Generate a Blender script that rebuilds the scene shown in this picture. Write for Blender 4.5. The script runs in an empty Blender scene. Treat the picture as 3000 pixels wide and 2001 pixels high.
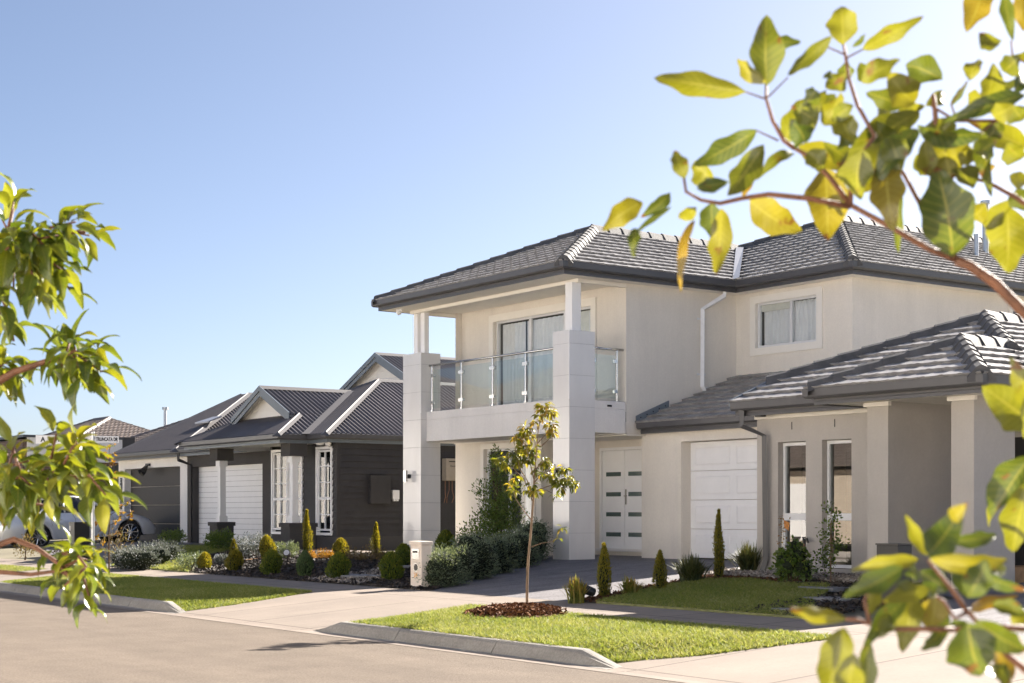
import bpy, bmesh, math, random
import numpy as np
from mathutils import Vector, Matrix
R = math.radians
V = Vector
C = bpy.context.scene.collection
random.seed(7)

# ------------------------------------------------------------------ camera model
# X runs along the street (towards the right of the photo), Y away from the road, Z up, metres.
F, HX, HY, EYE = 4596., 1500., 1500., 1.5        # focal length / horizon in 3000-px photo units
_a = math.atan(3300 / F)
FW = V((-math.cos(_a), math.sin(_a), 0)); RT = V((math.sin(_a), math.cos(_a), 0))
def ray(x, y): return FW + RT * ((x - HX) / F) + V((0, 0, (HY - y) / F))
def onZ(x, y, z):
    d = ray(x, y); t = (z - EYE) / d.z; return V((d.x * t, d.y * t, z))
def onY(x, y, Y):
    d = ray(x, y); t = Y / d.y; return V((d.x * t, Y, EYE + d.z * t))
def onX(x, y, X):
    d = ray(x, y); t = X / d.x; return V((X, d.y * t, EYE + d.z * t))
def onT(x, y, t):
    d = ray(x, y); return V((d.x * t, d.y * t, EYE + d.z * t))

# ------------------------------------------------------------------ mesh builder
class MB:
    def __init__(s): s.v = []; s.f = []; s.r = []; s.a = []
    def add(s, vs, fs, rnd=None):
        o = len(s.v); s.v += [tuple(p) for p in vs]; s.f += [tuple(i + o for i in f) for f in fs]
        if rnd is not None: s.r += [rnd] * len(fs)
    def quad(s, a, b, c, d, rnd=None): s.add([a, b, c, d], [(0, 1, 2, 3)], rnd)
    def box(s, x0, x1, y0, y1, z0, z1):
        s.add([(x0, y0, z0), (x1, y0, z0), (x1, y1, z0), (x0, y1, z0), (x0, y0, z1), (x1, y0, z1), (x1, y1, z1), (x0, y1, z1)],
              [(0, 3, 2, 1), (4, 5, 6, 7), (0, 1, 5, 4), (1, 2, 6, 5), (2, 3, 7, 6), (3, 0, 4, 7)])
    def hexa(s, b, t):                                  # bottom quad, top quad
        s.add(list(b) + list(t), [(3, 2, 1, 0), (4, 5, 6, 7), (0, 1, 5, 4), (1, 2, 6, 5), (2, 3, 7, 6), (3, 0, 4, 7)])
    def tube(s, path, rad, n=8, cap=True, rnd=None):
        path = [V(p) for p in path]
        if not hasattr(rad, '__len__'): rad = [rad] * len(path)
        rings = []; ref = V((0, 0, 1))
        for i, p in enumerate(path):
            d = (path[min(i + 1, len(path) - 1)] - path[max(i - 1, 0)]).normalized()
            if abs(d.dot(ref)) > .95: ref = V((1, 0, 0)) if abs(d.x) < .9 else V((0, 1, 0))
            a = d.cross(ref).normalized(); b = d.cross(a)
            rings.append([p + (a * math.cos(2 * math.pi * k / n) + b * math.sin(2 * math.pi * k / n)) * rad[i] for k in range(n)])
        vs = [q for r in rings for q in r]; fs = []
        for i in range(len(path) - 1):
            for k in range(n):
                fs.append((i * n + k, i * n + (k + 1) % n, (i + 1) * n + (k + 1) % n, (i + 1) * n + k))
        if cap: fs += [tuple(range(n))[::-1], tuple(range((len(path) - 1) * n, len(path) * n))]
        s.add(vs, fs, rnd)
    def sweep(s, prof, path_pts, close=False):          # prof: list of (out, z); path: list of (pt, outdir)
        n = len(prof); vs = []
        for p, o in path_pts:
            for a, z in prof: vs.append(V(p) + V(o) * a + V((0, 0, z)))
        fs = []
        for i in range(len(path_pts) - 1):
            for k in range(n if close else n - 1):
                k2 = (k + 1) % n
                fs.append((i * n + k, i * n + k2, (i + 1) * n + k2, (i + 1) * n + k))
        if close: fs += [tuple(range(n))[::-1], tuple(range((len(path_pts) - 1) * n, len(path_pts) * n))]
        s.add(vs, fs)
    def build(s, name, mat, parent=None, smooth=False, local=False, bev=0, weld=False):
        me = bpy.data.meshes.new(name); me.from_pydata(s.v, [], s.f)
        if s.r:
            at = me.attributes.new('rnd', 'FLOAT', 'FACE'); at.data.foreach_set('value', np.array(s.r, dtype=np.float32))
        if s.a and len(s.a) == len(s.v):
            at = me.attributes.new('leafuv', 'FLOAT_VECTOR', 'POINT'); at.data.foreach_set('vector', np.array(s.a, dtype=np.float32).ravel())
        if weld or not s.r:
            bm = bmesh.new(); bm.from_mesh(me)
            if weld: bmesh.ops.remove_doubles(bm, verts=bm.verts, dist=1e-4)
            bmesh.ops.recalc_face_normals(bm, faces=bm.faces) if weld else None
            bm.to_mesh(me); bm.free()
        if smooth: me.polygons.foreach_set('use_smooth', [True] * len(me.polygons))
        me.materials.append(mat); me.update()
        return link(name, me, parent, local, bev)
def link(name, me, parent=None, local=False, bev=0):
    o = bpy.data.objects.new(name, me); C.objects.link(o)
    if parent is not None:
        o.parent = parent
        if not local:
            if parent.parent is None: o.matrix_parent_inverse = Matrix.Translation(-parent.location)
    if bev:
        m = o.modifiers.new('bevel', 'BEVEL'); m.width = bev; m.segments = 2; m.limit_method = 'ANGLE'
    return o
def tag(o, label, cat, group=None):
    o['label'] = label; o['category'] = cat
    if group: o['group'] = group
    return o
def thing(name, label, cat, loc=(0, 0, 0), group=None):
    o = bpy.data.objects.new(name, None); C.objects.link(o); o.location = loc; o.empty_display_size = .2
    return tag(o, label, cat, group)
def setting(o): o['kind'] = 'structure'; return o
def stuff(o, label, cat): o['kind'] = 'stuff'; return tag(o, label, cat)
def copy_tree(o, parent=None):
    c = o.copy(); C.objects.link(c)
    if parent is not None: c.parent = parent
    for ch in list(o.children): copy_tree(ch, c)
    return c

# ------------------------------------------------------------------ materials
def mat(name, col, rough=.7, var=.1, scale=6., bump=0., bscale=80., spec=.4, metal=0., col2=None, stretch=None, coat=0):
    m = bpy.data.materials.new(name); m.use_nodes = True; nt = m.node_tree; N = nt.nodes; L = nt.links
    b = N['Principled BSDF']; b.inputs['Roughness'].default_value = rough; b.inputs['Metallic'].default_value = metal
    b.inputs['Specular IOR Level'].default_value = spec; b.inputs['Coat Weight'].default_value = coat
    tc = N.new('ShaderNodeTexCoord'); mp = N.new('ShaderNodeMapping'); L.new(tc.outputs['Object'], mp.inputs['Vector'])
    if stretch: mp.inputs['Scale'].default_value = stretch
    n1 = N.new('ShaderNodeTexNoise'); n1.inputs['Scale'].default_value = scale; n1.inputs['Detail'].default_value = 8; n1.inputs['Roughness'].default_value = .65
    L.new(mp.outputs['Vector'], n1.inputs['Vector'])
    mr = N.new('ShaderNodeMapRange'); mr.inputs['From Min'].default_value = .3; mr.inputs['From Max'].default_value = .7
    L.new(n1.outputs['Fac'], mr.inputs['Value'])
    mx = N.new('ShaderNodeMix'); mx.data_type = 'RGBA'; L.new(mr.outputs['Result'], mx.inputs['Factor'])
    c2 = col2 or tuple(min(1, c * (1 + var)) for c in col); c1 = col if col2 else tuple(c * (1 - var) for c in col)
    mx.inputs['A'].default_value = (*c1, 1); mx.inputs['B'].default_value = (*c2, 1)
    L.new(mx.outputs['Result'], b.inputs['Base Color'])
    if bump:
        n2 = N.new('ShaderNodeTexNoise'); n2.inputs['Scale'].default_value = bscale; n2.inputs['Detail'].default_value = 4
        L.new(mp.outputs['Vector'], n2.inputs['Vector'])
        bp = N.new('ShaderNodeBump'); bp.inputs['Strength'].default_value = bump; bp.inputs['Distance'].default_value = .02
        L.new(n2.outputs['Fac'], bp.inputs['Height']); L.new(bp.outputs['Normal'], b.inputs['Normal'])
    return m
def grain(m, scale, amt, streak=None):
    nt = m.node_tree; N = nt.nodes; L = nt.links; b = N['Principled BSDF']; src = b.inputs['Base Color'].links[0].from_socket; tc = N.new('ShaderNodeTexCoord')
    n = N.new('ShaderNodeTexNoise'); n.inputs['Scale'].default_value = scale; n.inputs['Detail'].default_value = 2; L.new(tc.outputs['Object'], n.inputs['Vector'])
    r = N.new('ShaderNodeMapRange'); r.inputs['From Min'].default_value = .3; r.inputs['From Max'].default_value = .7; r.inputs['To Min'].default_value = 1 - amt; r.inputs['To Max'].default_value = 1 + amt; L.new(n.outputs['Fac'], r.inputs['Value']); f = r.outputs['Result']
    if streak:
        mp = N.new('ShaderNodeMapping'); mp.inputs['Scale'].default_value = streak[0]; L.new(tc.outputs['Object'], mp.inputs['Vector']); n2 = N.new('ShaderNodeTexNoise'); n2.inputs['Scale'].default_value = 1; n2.inputs['Detail'].default_value = 6; n2.inputs['Roughness'].default_value = .7; L.new(mp.outputs['Vector'], n2.inputs['Vector'])
        r2 = N.new('ShaderNodeMapRange'); r2.inputs['From Min'].default_value = .3; r2.inputs['From Max'].default_value = .7; r2.inputs['To Min'].default_value = 1 - streak[1]; r2.inputs['To Max'].default_value = 1 + streak[1]; L.new(n2.outputs['Fac'], r2.inputs['Value'])
        mu = N.new('ShaderNodeMath'); mu.operation = 'MULTIPLY'; L.new(f, mu.inputs[0]); L.new(r2.outputs['Result'], mu.inputs[1]); f = mu.outputs[0]
    h = N.new('ShaderNodeHueSaturation'); L.new(src, h.inputs['Color']); L.new(f, h.inputs['Value']); L.new(h.outputs['Color'], b.inputs['Base Color']); return m
def leafmat(name, ramp, trans, tf=.45, rough=.35, spec=.5, veins=False):
    """leaf colour by the per-leaf random value, plus light let through the blade"""
    m = bpy.data.materials.new(name); m.use_nodes = True; nt = m.node_tree; N = nt.nodes; L = nt.links
    b = N['Principled BSDF']; b.inputs['Roughness'].default_value = rough; b.inputs['Specular IOR Level'].default_value = spec
    at = N.new('ShaderNodeAttribute'); at.attribute_name = 'rnd'
    def rampnode(cols):
        r = N.new('ShaderNodeValToRGB'); e = r.color_ramp.elements
        while len(e) < len(cols): e.new(.5)
        for i, c in enumerate(cols): e[i].position = i / max(1, len(cols) - 1); e[i].color = (*c, 1)
        L.new(at.outputs['Fac'], r.inputs['Fac']); return r
    r1 = rampnode(ramp); r2 = rampnode(trans)
    tc = N.new('ShaderNodeTexCoord'); n1 = N.new('ShaderNodeTexNoise'); n1.inputs['Scale'].default_value = 25; n1.inputs['Detail'].default_value = 5
    L.new(tc.outputs['Object'], n1.inputs['Vector'])
    def vary(r):
        h = N.new('ShaderNodeHueSaturation'); mr = N.new('ShaderNodeMapRange'); mr.inputs['To Min'].default_value = .65; mr.inputs['To Max'].default_value = 1.35
        L.new(n1.outputs['Fac'], mr.inputs['Value']); L.new(mr.outputs['Result'], h.inputs['Value']); L.new(r.outputs['Color'], h.inputs['Color']); return h
    def mth(op, a, b_=None):
        n = N.new('ShaderNodeMath'); n.operation = op
        for i, q in enumerate((a, b_)):
            if q is None: continue
            if hasattr(q, 'links'): L.new(q, n.inputs[i])
            else: n.inputs[i].default_value = q
        return n.outputs[0]
    o1, o2 = vary(r1).outputs['Color'], vary(r2).outputs['Color']
    if veins:                                             # pale midrib and side veins, brown blemishes and scorched tips
        au = N.new('ShaderNodeAttribute'); au.attribute_name = 'leafuv'; sx = N.new('ShaderNodeSeparateXYZ'); L.new(au.outputs['Vector'], sx.inputs[0])
        ab = mth('ABSOLUTE', sx.outputs['X']); rib = mth('LESS_THAN', ab, .055)
        sv = mth('SINE', mth('SUBTRACT', mth('MULTIPLY', sx.outputs['Y'], 62.), mth('MULTIPLY', ab, 10.))); vn = mth('MULTIPLY', mth('GREATER_THAN', sv, .86), .45); vf = mth('MAXIMUM', rib, vn)
        n3 = N.new('ShaderNodeTexNoise'); n3.inputs['Scale'].default_value = 38; n3.inputs['Detail'].default_value = 3; L.new(tc.outputs['Object'], n3.inputs['Vector'])
        sp = N.new('ShaderNodeMapRange'); sp.inputs['From Min'].default_value = .66; sp.inputs['From Max'].default_value = .72; L.new(mth('ADD', n3.outputs['Fac'], mth('MULTIPLY', mth('POWER', sx.outputs['Y'], 6.), .14)), sp.inputs['Value'])
        def mixc(a, col, f):
            m_ = N.new('ShaderNodeMix'); m_.data_type = 'RGBA'; L.new(f, m_.inputs['Factor']); L.new(a, m_.inputs['A']); m_.inputs['B'].default_value = (*col, 1); return m_.outputs['Result']
        o1 = mixc(mixc(o1, (.24, .23, .06), mth('MULTIPLY', vf, .6)), (.09, .04, .015), mth('MULTIPLY', sp.outputs['Result'], float(veins))); o2 = mixc(mixc(o2, (.34, .30, .03), mth('MULTIPLY', vf, .45)), (.16, .06, .008), mth('MULTIPLY', sp.outputs['Result'], float(veins)))
    L.new(o1, b.inputs['Base Color'])
    t = N.new('ShaderNodeBsdfTranslucent'); L.new(o2, t.inputs['Color'])
    ms = N.new('ShaderNodeMixShader'); ms.inputs['Fac'].default_value = tf
    L.new(b.outputs[0], ms.inputs[1]); L.new(t.outputs[0], ms.inputs[2]); L.new(ms.outputs[0], N['Material Output'].inputs['Surface'])
    return m
def glassmat(name, tint, refl=.06, rough=.0):
    m = bpy.data.materials.new(name); m.use_nodes = True; nt = m.node_tree; N = nt.nodes; L = nt.links
    N.remove(N['Principled BSDF'])
    t = N.new('ShaderNodeBsdfTransparent'); t.inputs['Color'].default_value = (*tint, 1)
    g = N.new('ShaderNodeBsdfGlossy'); g.inputs['Roughness'].default_value = rough
    ge = N.new('ShaderNodeNewGeometry'); dp = N.new('ShaderNodeVectorMath'); dp.operation = 'DOT_PRODUCT'; L.new(ge.outputs['Incoming'], dp.inputs[0]); L.new(ge.outputs['Normal'], dp.inputs[1])
    def mth(op, a, b=None):
        n = N.new('ShaderNodeMath'); n.operation = op; n.use_clamp = op == 'ADD'
        for i, q in enumerate((a, b)):
            if q is None: continue
            if hasattr(q, 'links'): L.new(q, n.inputs[i])
            else: n.inputs[i].default_value = q
        return n.outputs[0]
    ad = mth('ADD', mth('MULTIPLY', mth('POWER', mth('SUBTRACT', 1., mth('ABSOLUTE', dp.outputs['Value'])), 5.), .95), .04 + refl)
    ms = N.new('ShaderNodeMixShader'); L.new(ad, ms.inputs['Fac']); L.new(t.outputs[0], ms.inputs[1]); L.new(g.outputs[0], ms.inputs[2])
    L.new(ms.outputs[0], N['Material Output'].inputs['Surface'])
    return m
def brickmat(name, c1, c2, mortar, w, h, ms=.008, bump=.4, off=.5, rough=.8, plane='XZ'):
    m = bpy.data.materials.new(name); m.use_nodes = True; nt = m.node_tree; N = nt.nodes; L = nt.links
    b = N['Principled BSDF']; b.inputs['Roughness'].default_value = rough
    tc = N.new('ShaderNodeTexCoord'); sp = N.new('ShaderNodeSeparateXYZ'); cb = N.new('ShaderNodeCombineXYZ'); L.new(tc.outputs['Object'], sp.inputs[0])
    if plane == 'XZ':
        ad = N.new('ShaderNodeMath'); ad.operation = 'ADD'; L.new(sp.outputs['X'], ad.inputs[0]); L.new(sp.outputs['Y'], ad.inputs[1]); L.new(ad.outputs[0], cb.inputs['X']); L.new(sp.outputs['Z'], cb.inputs['Y'])
    else: L.new(sp.outputs['X'], cb.inputs['X']); L.new(sp.outputs['Y'], cb.inputs['Y'])
    br = N.new('ShaderNodeTexBrick'); br.inputs['Scale'].default_value = 1; br.inputs['Brick Width'].default_value = w; br.inputs['Row Height'].default_value = h
    br.inputs['Mortar Size'].default_value = ms; br.offset = off
    br.inputs['Color1'].default_value = (*c1, 1); br.inputs['Color2'].default_value = (*c2, 1); br.inputs['Mortar'].default_value = (*mortar, 1)
    L.new(cb.outputs[0], br.inputs['Vector'])
    n1 = N.new('ShaderNodeTexNoise'); n1.inputs['Scale'].default_value = 1.3; n1.inputs['Detail'].default_value = 9; n1.inputs['Roughness'].default_value = .7; L.new(tc.outputs['Object'], n1.inputs['Vector'])
    mr = N.new('ShaderNodeMapRange'); mr.inputs['To Min'].default_value = .78; mr.inputs['To Max'].default_value = 1.2; L.new(n1.outputs['Fac'], mr.inputs['Value'])
    h = N.new('ShaderNodeHueSaturation'); L.new(br.outputs['Color'], h.inputs['Color']); L.new(mr.outputs['Result'], h.inputs['Value']); L.new(h.outputs['Color'], b.inputs['Base Color'])
    n2 = N.new('ShaderNodeTexNoise'); n2.inputs['Scale'].default_value = 120; L.new(tc.outputs['Object'], n2.inputs['Vector'])
    bp = N.new('ShaderNodeBump'); bp.inputs['Strength'].default_value = bump; bp.inputs['Distance'].default_value = .01; L.new(n2.outputs['Fac'], bp.inputs['Height']); L.new(bp.outputs['Normal'], b.inputs['Normal'])
    return m

M = {}
M['road'] = mat('asphalt', (.160, .129, .101), .9, .13, 1.6, .5, 260, .25)
M['concrete'] = brickmat('broom concrete', (.228, .185, .150), (.214, .174, .141), (.10, .075, .055), 1.62, 3.2, .016, .25, 0, .85, 'XY')
M['kerb'] = mat('kerb concrete', (.29, .27, .24), .85, .16, 2.5, .4, 150)
M['drive'] = mat('charcoal driveway', (.17, .16, .165), .8, .25, 3.5, .5, 130, .35, stretch=(1, .35, 1))
M['soil'] = mat('soil', (.10, .075, .05), .95, .3, 3, .6, 60)
M['ground'] = mat('dry ground', (.17, .15, .10), .95, .3, .6, .4, 30)
M['stucco'] = mat('cream render', (.78, .725, .645), .85, .04, 1.1, .35, 190, .2)
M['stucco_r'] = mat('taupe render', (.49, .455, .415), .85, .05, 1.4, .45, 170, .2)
M['white_r'] = mat('white render', (.82, .79, .75), .85, .04, 1.4, .3, 170, .2)
M['white_bounce'] = mat('bounce white render', (.88, .86, .82), .85, .03, 1.4, .2, 170, .2)  # for the added houses opposite, whitened to bounce sun onto shaded fronts
M['bounce_paving'] = mat('bounce paving', (.60, .55, .49), .85, .06, 2)  # for the added sheets opposite, kept pale to bounce sun
M['slab'] = mat('pale render', (.78, .75, .72), .8, .035, 1.2, .25, 190, .2)
M['tile_w'] = mat('porcelain cladding', (.74, .72, .70), .16, .05, 2.2, .0, 60, .55, stretch=(1, 1, .35))
M['grout'] = mat('grout', (.33, .32, .31), .9)
M['white'] = mat('white paint', (.88, .87, .86), .45, .03, 3, .0)
M['trim'] = mat('cream trim paint', (.83, .79, .72), .5, .03, 3)
M['soffit'] = mat('soffit paint', (.86, .82, .75), .7, .03, 2)
M['alu'] = mat('powder coated aluminium', (.72, .72, .72), .35, .03, 4, spec=.5)
M['steel'] = mat('stainless steel', (.62, .62, .61), .22, .06, 9, metal=1.)
M['gutter'] = mat('charcoal gutter', (.082, .08, .083), .34, .08, 4, spec=.5)
M['gutter_b'] = mat('slate blue fascia', (.15, .175, .20), .4, .06, 4, spec=.5)
M['tile'] = mat('concrete roof tile', (.26, .25, .244), .42, .3, 3.4, .3, 90, .6)
M['tile_cap'] = mat('ridge tile', (.105, .102, .101), .7, .3, 3.4, .3, 90, .25)
M['tile_brown'] = mat('brown roof tile', (.20, .165, .145), .5, .3, 2.2, .3, 60, .5)
M['corr'] = mat('corrugated steel', (.118, .107, .106), .42, .1, 2., .0, 60, .55)
M['flash'] = mat('zinc flashing', (.42, .42, .43), .38, .08, 5, metal=.6)
M['cap_m'] = mat('steel ridge capping', (.105, .10, .101), .6, .06, 4, spec=.35)
M['wb'] = mat('charcoal weatherboard', (.047, .044, .045), .6, .15, 3, .12, 60, .3)
M['render_d'] = mat('charcoal render', (.085, .08, .078), .85, .08, 2, .4, 150, .2)
M['door_d'] = mat('charcoal garage door', (.050, .045, .043), .55, .2, 8, .15, 90, .3, stretch=(1, 1, 7))
M['dark'] = mat('dark interior', (.02, .02, .022), .9)
M['room'] = mat('room wall', (.16, .15, .14), .9)
M['curtain'] = mat('sheer curtain', (.84, .83, .85), .9, .06, 4)
M['blind'] = mat('roller blind', (.8, .77, .7), .9)
M['glass'] = glassmat('window glass', (.86, .89, .88), .05)
M['glass_d'] = glassmat('tinted glass', (.25, .28, .28), .06)
M['glass_r'] = glassmat('low iron mirror glass', (.55, .57, .56), .13)
M['glass_b'] = glassmat('balustrade glass', (.86, .93, .92), .09)
M['frost'] = mat('dark frosted glass', (.075, .11, .10), .25, .1, 5, spec=.6)
M['black'] = mat('black satin', (.017, .017, .018), .4, .1, 5, spec=.5)
M['brown_black'] = mat('gunmetal powdercoat', (.06, .055, .05), .45)
M['rubber'] = mat('rubber', (.015, .015, .015), .8)
M['car'] = mat('silver car paint', (.72, .73, .75), .3, .02, 9, metal=.3, coat=.6)
M['car_glass'] = mat('dark car glass', (.012, .014, .016), .05, spec=.8)
M['rim'] = mat('alloy wheel', (.6, .6, .6), .25, metal=1.)
M['red'] = mat('tail lamp', (.45, .02, .02), .15)
M['lamp'] = mat('lamp lens', (.6, .6, .62), .1)
M['bark'] = mat('pale bark', (.23, .155, .10), .85, .35, 18, .5, 60, stretch=(1, 1, .3))
M['bark_r'] = mat('red brown bark', (.125, .052, .026), .55, .4, 25, .3, 70, .4, stretch=(1, 1, .4))
M['stem'] = mat('shrub stem', (.10, .065, .04), .9, .3, 12)
M['cream'] = mat('cream painted letterbox', (.82, .72, .62), .7, .07, 5, .2, 90)
M['gold'] = mat('gold numeral', (.75, .42, .10), .4)
M['heater'] = mat('beige enamel', (.36, .31, .25), .5)
M['copper'] = mat('old copper pipe', (.22, .12, .08), .5, metal=.3)
M['sign'] = mat('white sign sheet', (.72, .73, .75), .5, .02)
M['signtxt'] = mat('black lettering', (.012, .012, .014), .6)
M['galv'] = mat('galvanised pole', (.55, .56, .57), .35, .1, 12, metal=.7)
M['brick_br'] = brickmat('brown brick', (.14, .075, .05), (.10, .055, .04), (.20, .17, .15), .24, .086, .01)
M['brick_cr'] = brickmat('cream brick', (.56, .47, .36), (.50, .41, .31), (.45, .40, .34), .24, .086, .01)
M['timber'] = mat('timber edging', (.34, .20, .10), .8, .25, 9, .3, 60, stretch=(.2, 1, 1))
M['slate'] = mat('slate paver', (.20, .20, .21), .6, .2, 5, .3, 60)
M['steel_w'] = mat('white pvc', (.74, .74, .75), .35)
M['pink'] = mat('faded tag', (.55, .22, .05), .6, .5, 30)
YG = [(.115, .15, .022), (.16, .19, .028), (.22, .22, .03), (.10, .12, .03)]
YT = [(.46, .50, .02), (.62, .58, .025), (.74, .62, .03), (.60, .42, .03)]
M['leaf_near'] = leafmat('broad leaf', [(0.0405, 0.063, 0.0162), (0.054, 0.0738, 0.0162), (0.081, 0.09, 0.018), (0.117, 0.0765, 0.018)], [(0.0638, 0.0892, 0.0051), (0.128, 0.14, 0.0051), (0.255, 0.234, 0.0051), (0.306, 0.17, 0.0085)], .45, .3, .5, .9)
M['leaf_left'] = leafmat('lance leaf', [(0.0333, 0.0589, 0.0114), (0.0522, 0.0836, 0.0142), (0.0808, 0.114, 0.019), (0.114, 0.123, 0.0238)], [(0.0765, 0.119, 0.0051), (0.145, 0.183, 0.0051), (0.272, 0.281, 0.0068), (0.357, 0.306, 0.0102)], .42, .3, .5, .25)
M['leaf_tree'] = leafmat('young tree leaf', [(0.0502, 0.079, 0.0201), (0.0717, 0.1, 0.023), (0.129, 0.143, 0.0288), (0.258, 0.173, 0.0431)], [(0.14, 0.181, 0.0112), (0.279, 0.292, 0.0139), (0.587, 0.503, 0.0209), (0.698, 0.419, 0.0418)], .42, .3, .5)
M['grass'] = leafmat('grass blade', [(.13, .175, .042), (.18, .22, .055), (.28, .29, .09), (.48, .42, .2)], [(.22, .28, .03), (.32, .36, .045), (.44, .43, .09), (.5, .45, .18)], .37, .6, .25)
M['turf'] = mat('turf', (.20, .205, .085), .95, .35, 9, .6, 90)
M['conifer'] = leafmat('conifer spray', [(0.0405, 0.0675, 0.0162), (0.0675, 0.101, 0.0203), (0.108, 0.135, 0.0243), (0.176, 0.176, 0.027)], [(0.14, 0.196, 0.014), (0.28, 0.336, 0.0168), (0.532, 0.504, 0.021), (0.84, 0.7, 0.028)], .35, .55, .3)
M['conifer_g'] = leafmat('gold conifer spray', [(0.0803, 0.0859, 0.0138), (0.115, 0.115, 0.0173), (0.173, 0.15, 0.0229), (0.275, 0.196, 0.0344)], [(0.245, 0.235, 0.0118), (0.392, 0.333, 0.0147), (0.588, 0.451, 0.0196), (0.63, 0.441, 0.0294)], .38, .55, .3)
M['conifer_b'] = leafmat('blue green conifer spray', [(0.0473, 0.081, 0.0338), (0.0675, 0.108, 0.0473), (0.101, 0.149, 0.0675), (0.149, 0.189, 0.0675)], [(0.14, 0.21, 0.042), (0.224, 0.28, 0.056), (0.308, 0.364, 0.07), (0.42, 0.42, 0.07)], .3, .55, .3)
M['core'] = mat('light blocking core', (.012, .018, .007), .95, .3, 20)  # near-black filler inside shrubs, there to block light
M['hedge'] = leafmat('grey green leaf', [(0.0709, 0.101, 0.0648), (0.111, 0.152, 0.101), (0.173, 0.213, 0.142), (0.283, 0.324, 0.243)], [(0.146, 0.182, 0.0546), (0.218, 0.255, 0.0728), (0.291, 0.328, 0.109), (0.364, 0.364, 0.146)], .25, .5, .4)
M['dkgreen'] = leafmat('dark glossy leaf', [(0.0406, 0.0728, 0.0194), (0.0648, 0.105, 0.0259), (0.0892, 0.138, 0.0324), (0.13, 0.162, 0.0406)], [(0.134, 0.218, 0.0168), (0.218, 0.302, 0.0252), (0.336, 0.42, 0.0336), (0.504, 0.504, 0.0504)], .3, .35, .45)
M['strap'] = leafmat('strap leaf', [(0.0743, 0.101, 0.0297), (0.108, 0.135, 0.0378), (0.176, 0.176, 0.0405), (0.27, 0.189, 0.054)], [(0.224, 0.28, 0.028), (0.364, 0.392, 0.028), (0.56, 0.504, 0.042), (0.7, 0.42, 0.056)], .3, .5, .4)
M['straplow'] = leafmat('dark strap leaf', [(0.0243, 0.0378, 0.0189), (0.0405, 0.0567, 0.0243), (0.0675, 0.081, 0.027), (0.0945, 0.0945, 0.0338)], [(0.084, 0.112, 0.021), (0.112, 0.14, 0.028), (0.168, 0.182, 0.028), (0.196, 0.168, 0.028)], .2, .5, .4)
M['rust'] = leafmat('bronze leaf', [(0.134, 0.0851, 0.0304), (0.194, 0.109, 0.0304), (0.243, 0.122, 0.0365), (0.17, 0.146, 0.0365)], [(0.35, 0.196, 0.014), (0.42, 0.21, 0.021), (0.45, 0.175, 0.021), (0.35, 0.28, 0.021)], .4, .5, .3)
M['drycl'] = leafmat('dull bronze leaf', [(0.0675, 0.0607, 0.0338), (0.108, 0.081, 0.0405), (0.135, 0.0878, 0.0405), (0.121, 0.108, 0.0405)], [(0.196, 0.168, 0.042), (0.28, 0.21, 0.042), (0.28, 0.168, 0.042), (0.28, 0.252, 0.042)], .3, .5, .4)
M['silver'] = leafmat('silver leaf', [(0.081, 0.0972, 0.081), (0.13, 0.146, 0.13), (0.243, 0.251, 0.243), (0.502, 0.502, 0.502)], [(0.084, 0.101, 0.0504), (0.126, 0.143, 0.084), (0.168, 0.168, 0.126), (0.252, 0.252, 0.252)], .2, .6, .3)
M['mulch_d'] = leafmat('dark bark chip', [(0.0234, 0.0182, 0.0156), (0.039, 0.0312, 0.026), (0.0715, 0.0546, 0.0442), (0.182, 0.143, 0.111)], [(0.02, 0.02, 0.02)] * 2, .02, .7, .4)
M['mulch_r'] = leafmat('red bark chip', [(0.0715, 0.0325, 0.0182), (0.143, 0.0585, 0.026), (0.247, 0.111, 0.0455), (0.442, 0.286, 0.169)], [(0.05, 0.03, 0.02)] * 2, .02, .8, .2)
M['pebble'] = leafmat('river pebble', [(0.13, 0.111, 0.0975), (0.26, 0.221, 0.195), (0.416, 0.364, 0.312), (0.585, 0.546, 0.494)], [(0.05, 0.05, 0.05)] * 2, .01, .7, .3)

grain(M['road'], 42, .22, ((.05, 1.1, 1), .12)); grain(M['concrete'], 30, .05, ((1.2, .35, 1), .10)); grain(M['drive'], 36, .28); grain(M['kerb'], 40, .12, ((.5, .5, 6), .12))
for k_ in ('stucco', 'stucco_r', 'white_r', 'slab'): grain(M[k_], 30, .025, ((1.6, 1.6, .22), .05))
grain(M['tile'], 8, .16)

# ------------------------------------------------------------------ world, sun, camera
sc = bpy.context.scene
SUN = V((-.13, 1.0, .665)).normalized()                 # towards the sun
w = bpy.data.worlds.new('World'); sc.world = w; w.use_nodes = True
bg = w.node_tree.nodes['Background']; sky = w.node_tree.nodes.new('ShaderNodeTexSky'); sky.sky_type = 'NISHITA'
sky.sun_disc = False; sky.sun_elevation = math.asin(SUN.z); sky.sun_rotation = math.atan2(SUN.x, SUN.y)
sky.altitude = 50; sky.air_density = .57; sky.dust_density = 1.45; sky.ozone_density = .8
w.node_tree.links.new(sky.outputs[0], bg.inputs[0]); bg.inputs[1].default_value = .05
sl = bpy.data.lights.new('sun', 'SUN'); sl.energy = 5.0; sl.angle = R(.53); sl.color = (1, .925, .83)
so = bpy.data.objects.new('sun', sl); C.objects.link(so); so.rotation_euler = SUN.to_track_quat('Z', 'Y').to_euler(); so.location = (0, 0, 30)
cam = bpy.data.cameras.new('camera'); co = bpy.data.objects.new('camera', cam); C.objects.link(co); sc.camera = co
co.location = (0, 0, EYE); co.rotation_euler = FW.to_track_quat('-Z', 'Y').to_euler()
cam.sensor_width = 36; cam.lens = F / 3000 * 36; cam.shift_y = (HY - 1000.5) / 3000; cam.clip_end = 2000; cam.clip_start = .05
cam.dof.use_dof = True; cam.dof.focus_distance = 27; cam.dof.aperture_fstop = 9
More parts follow.
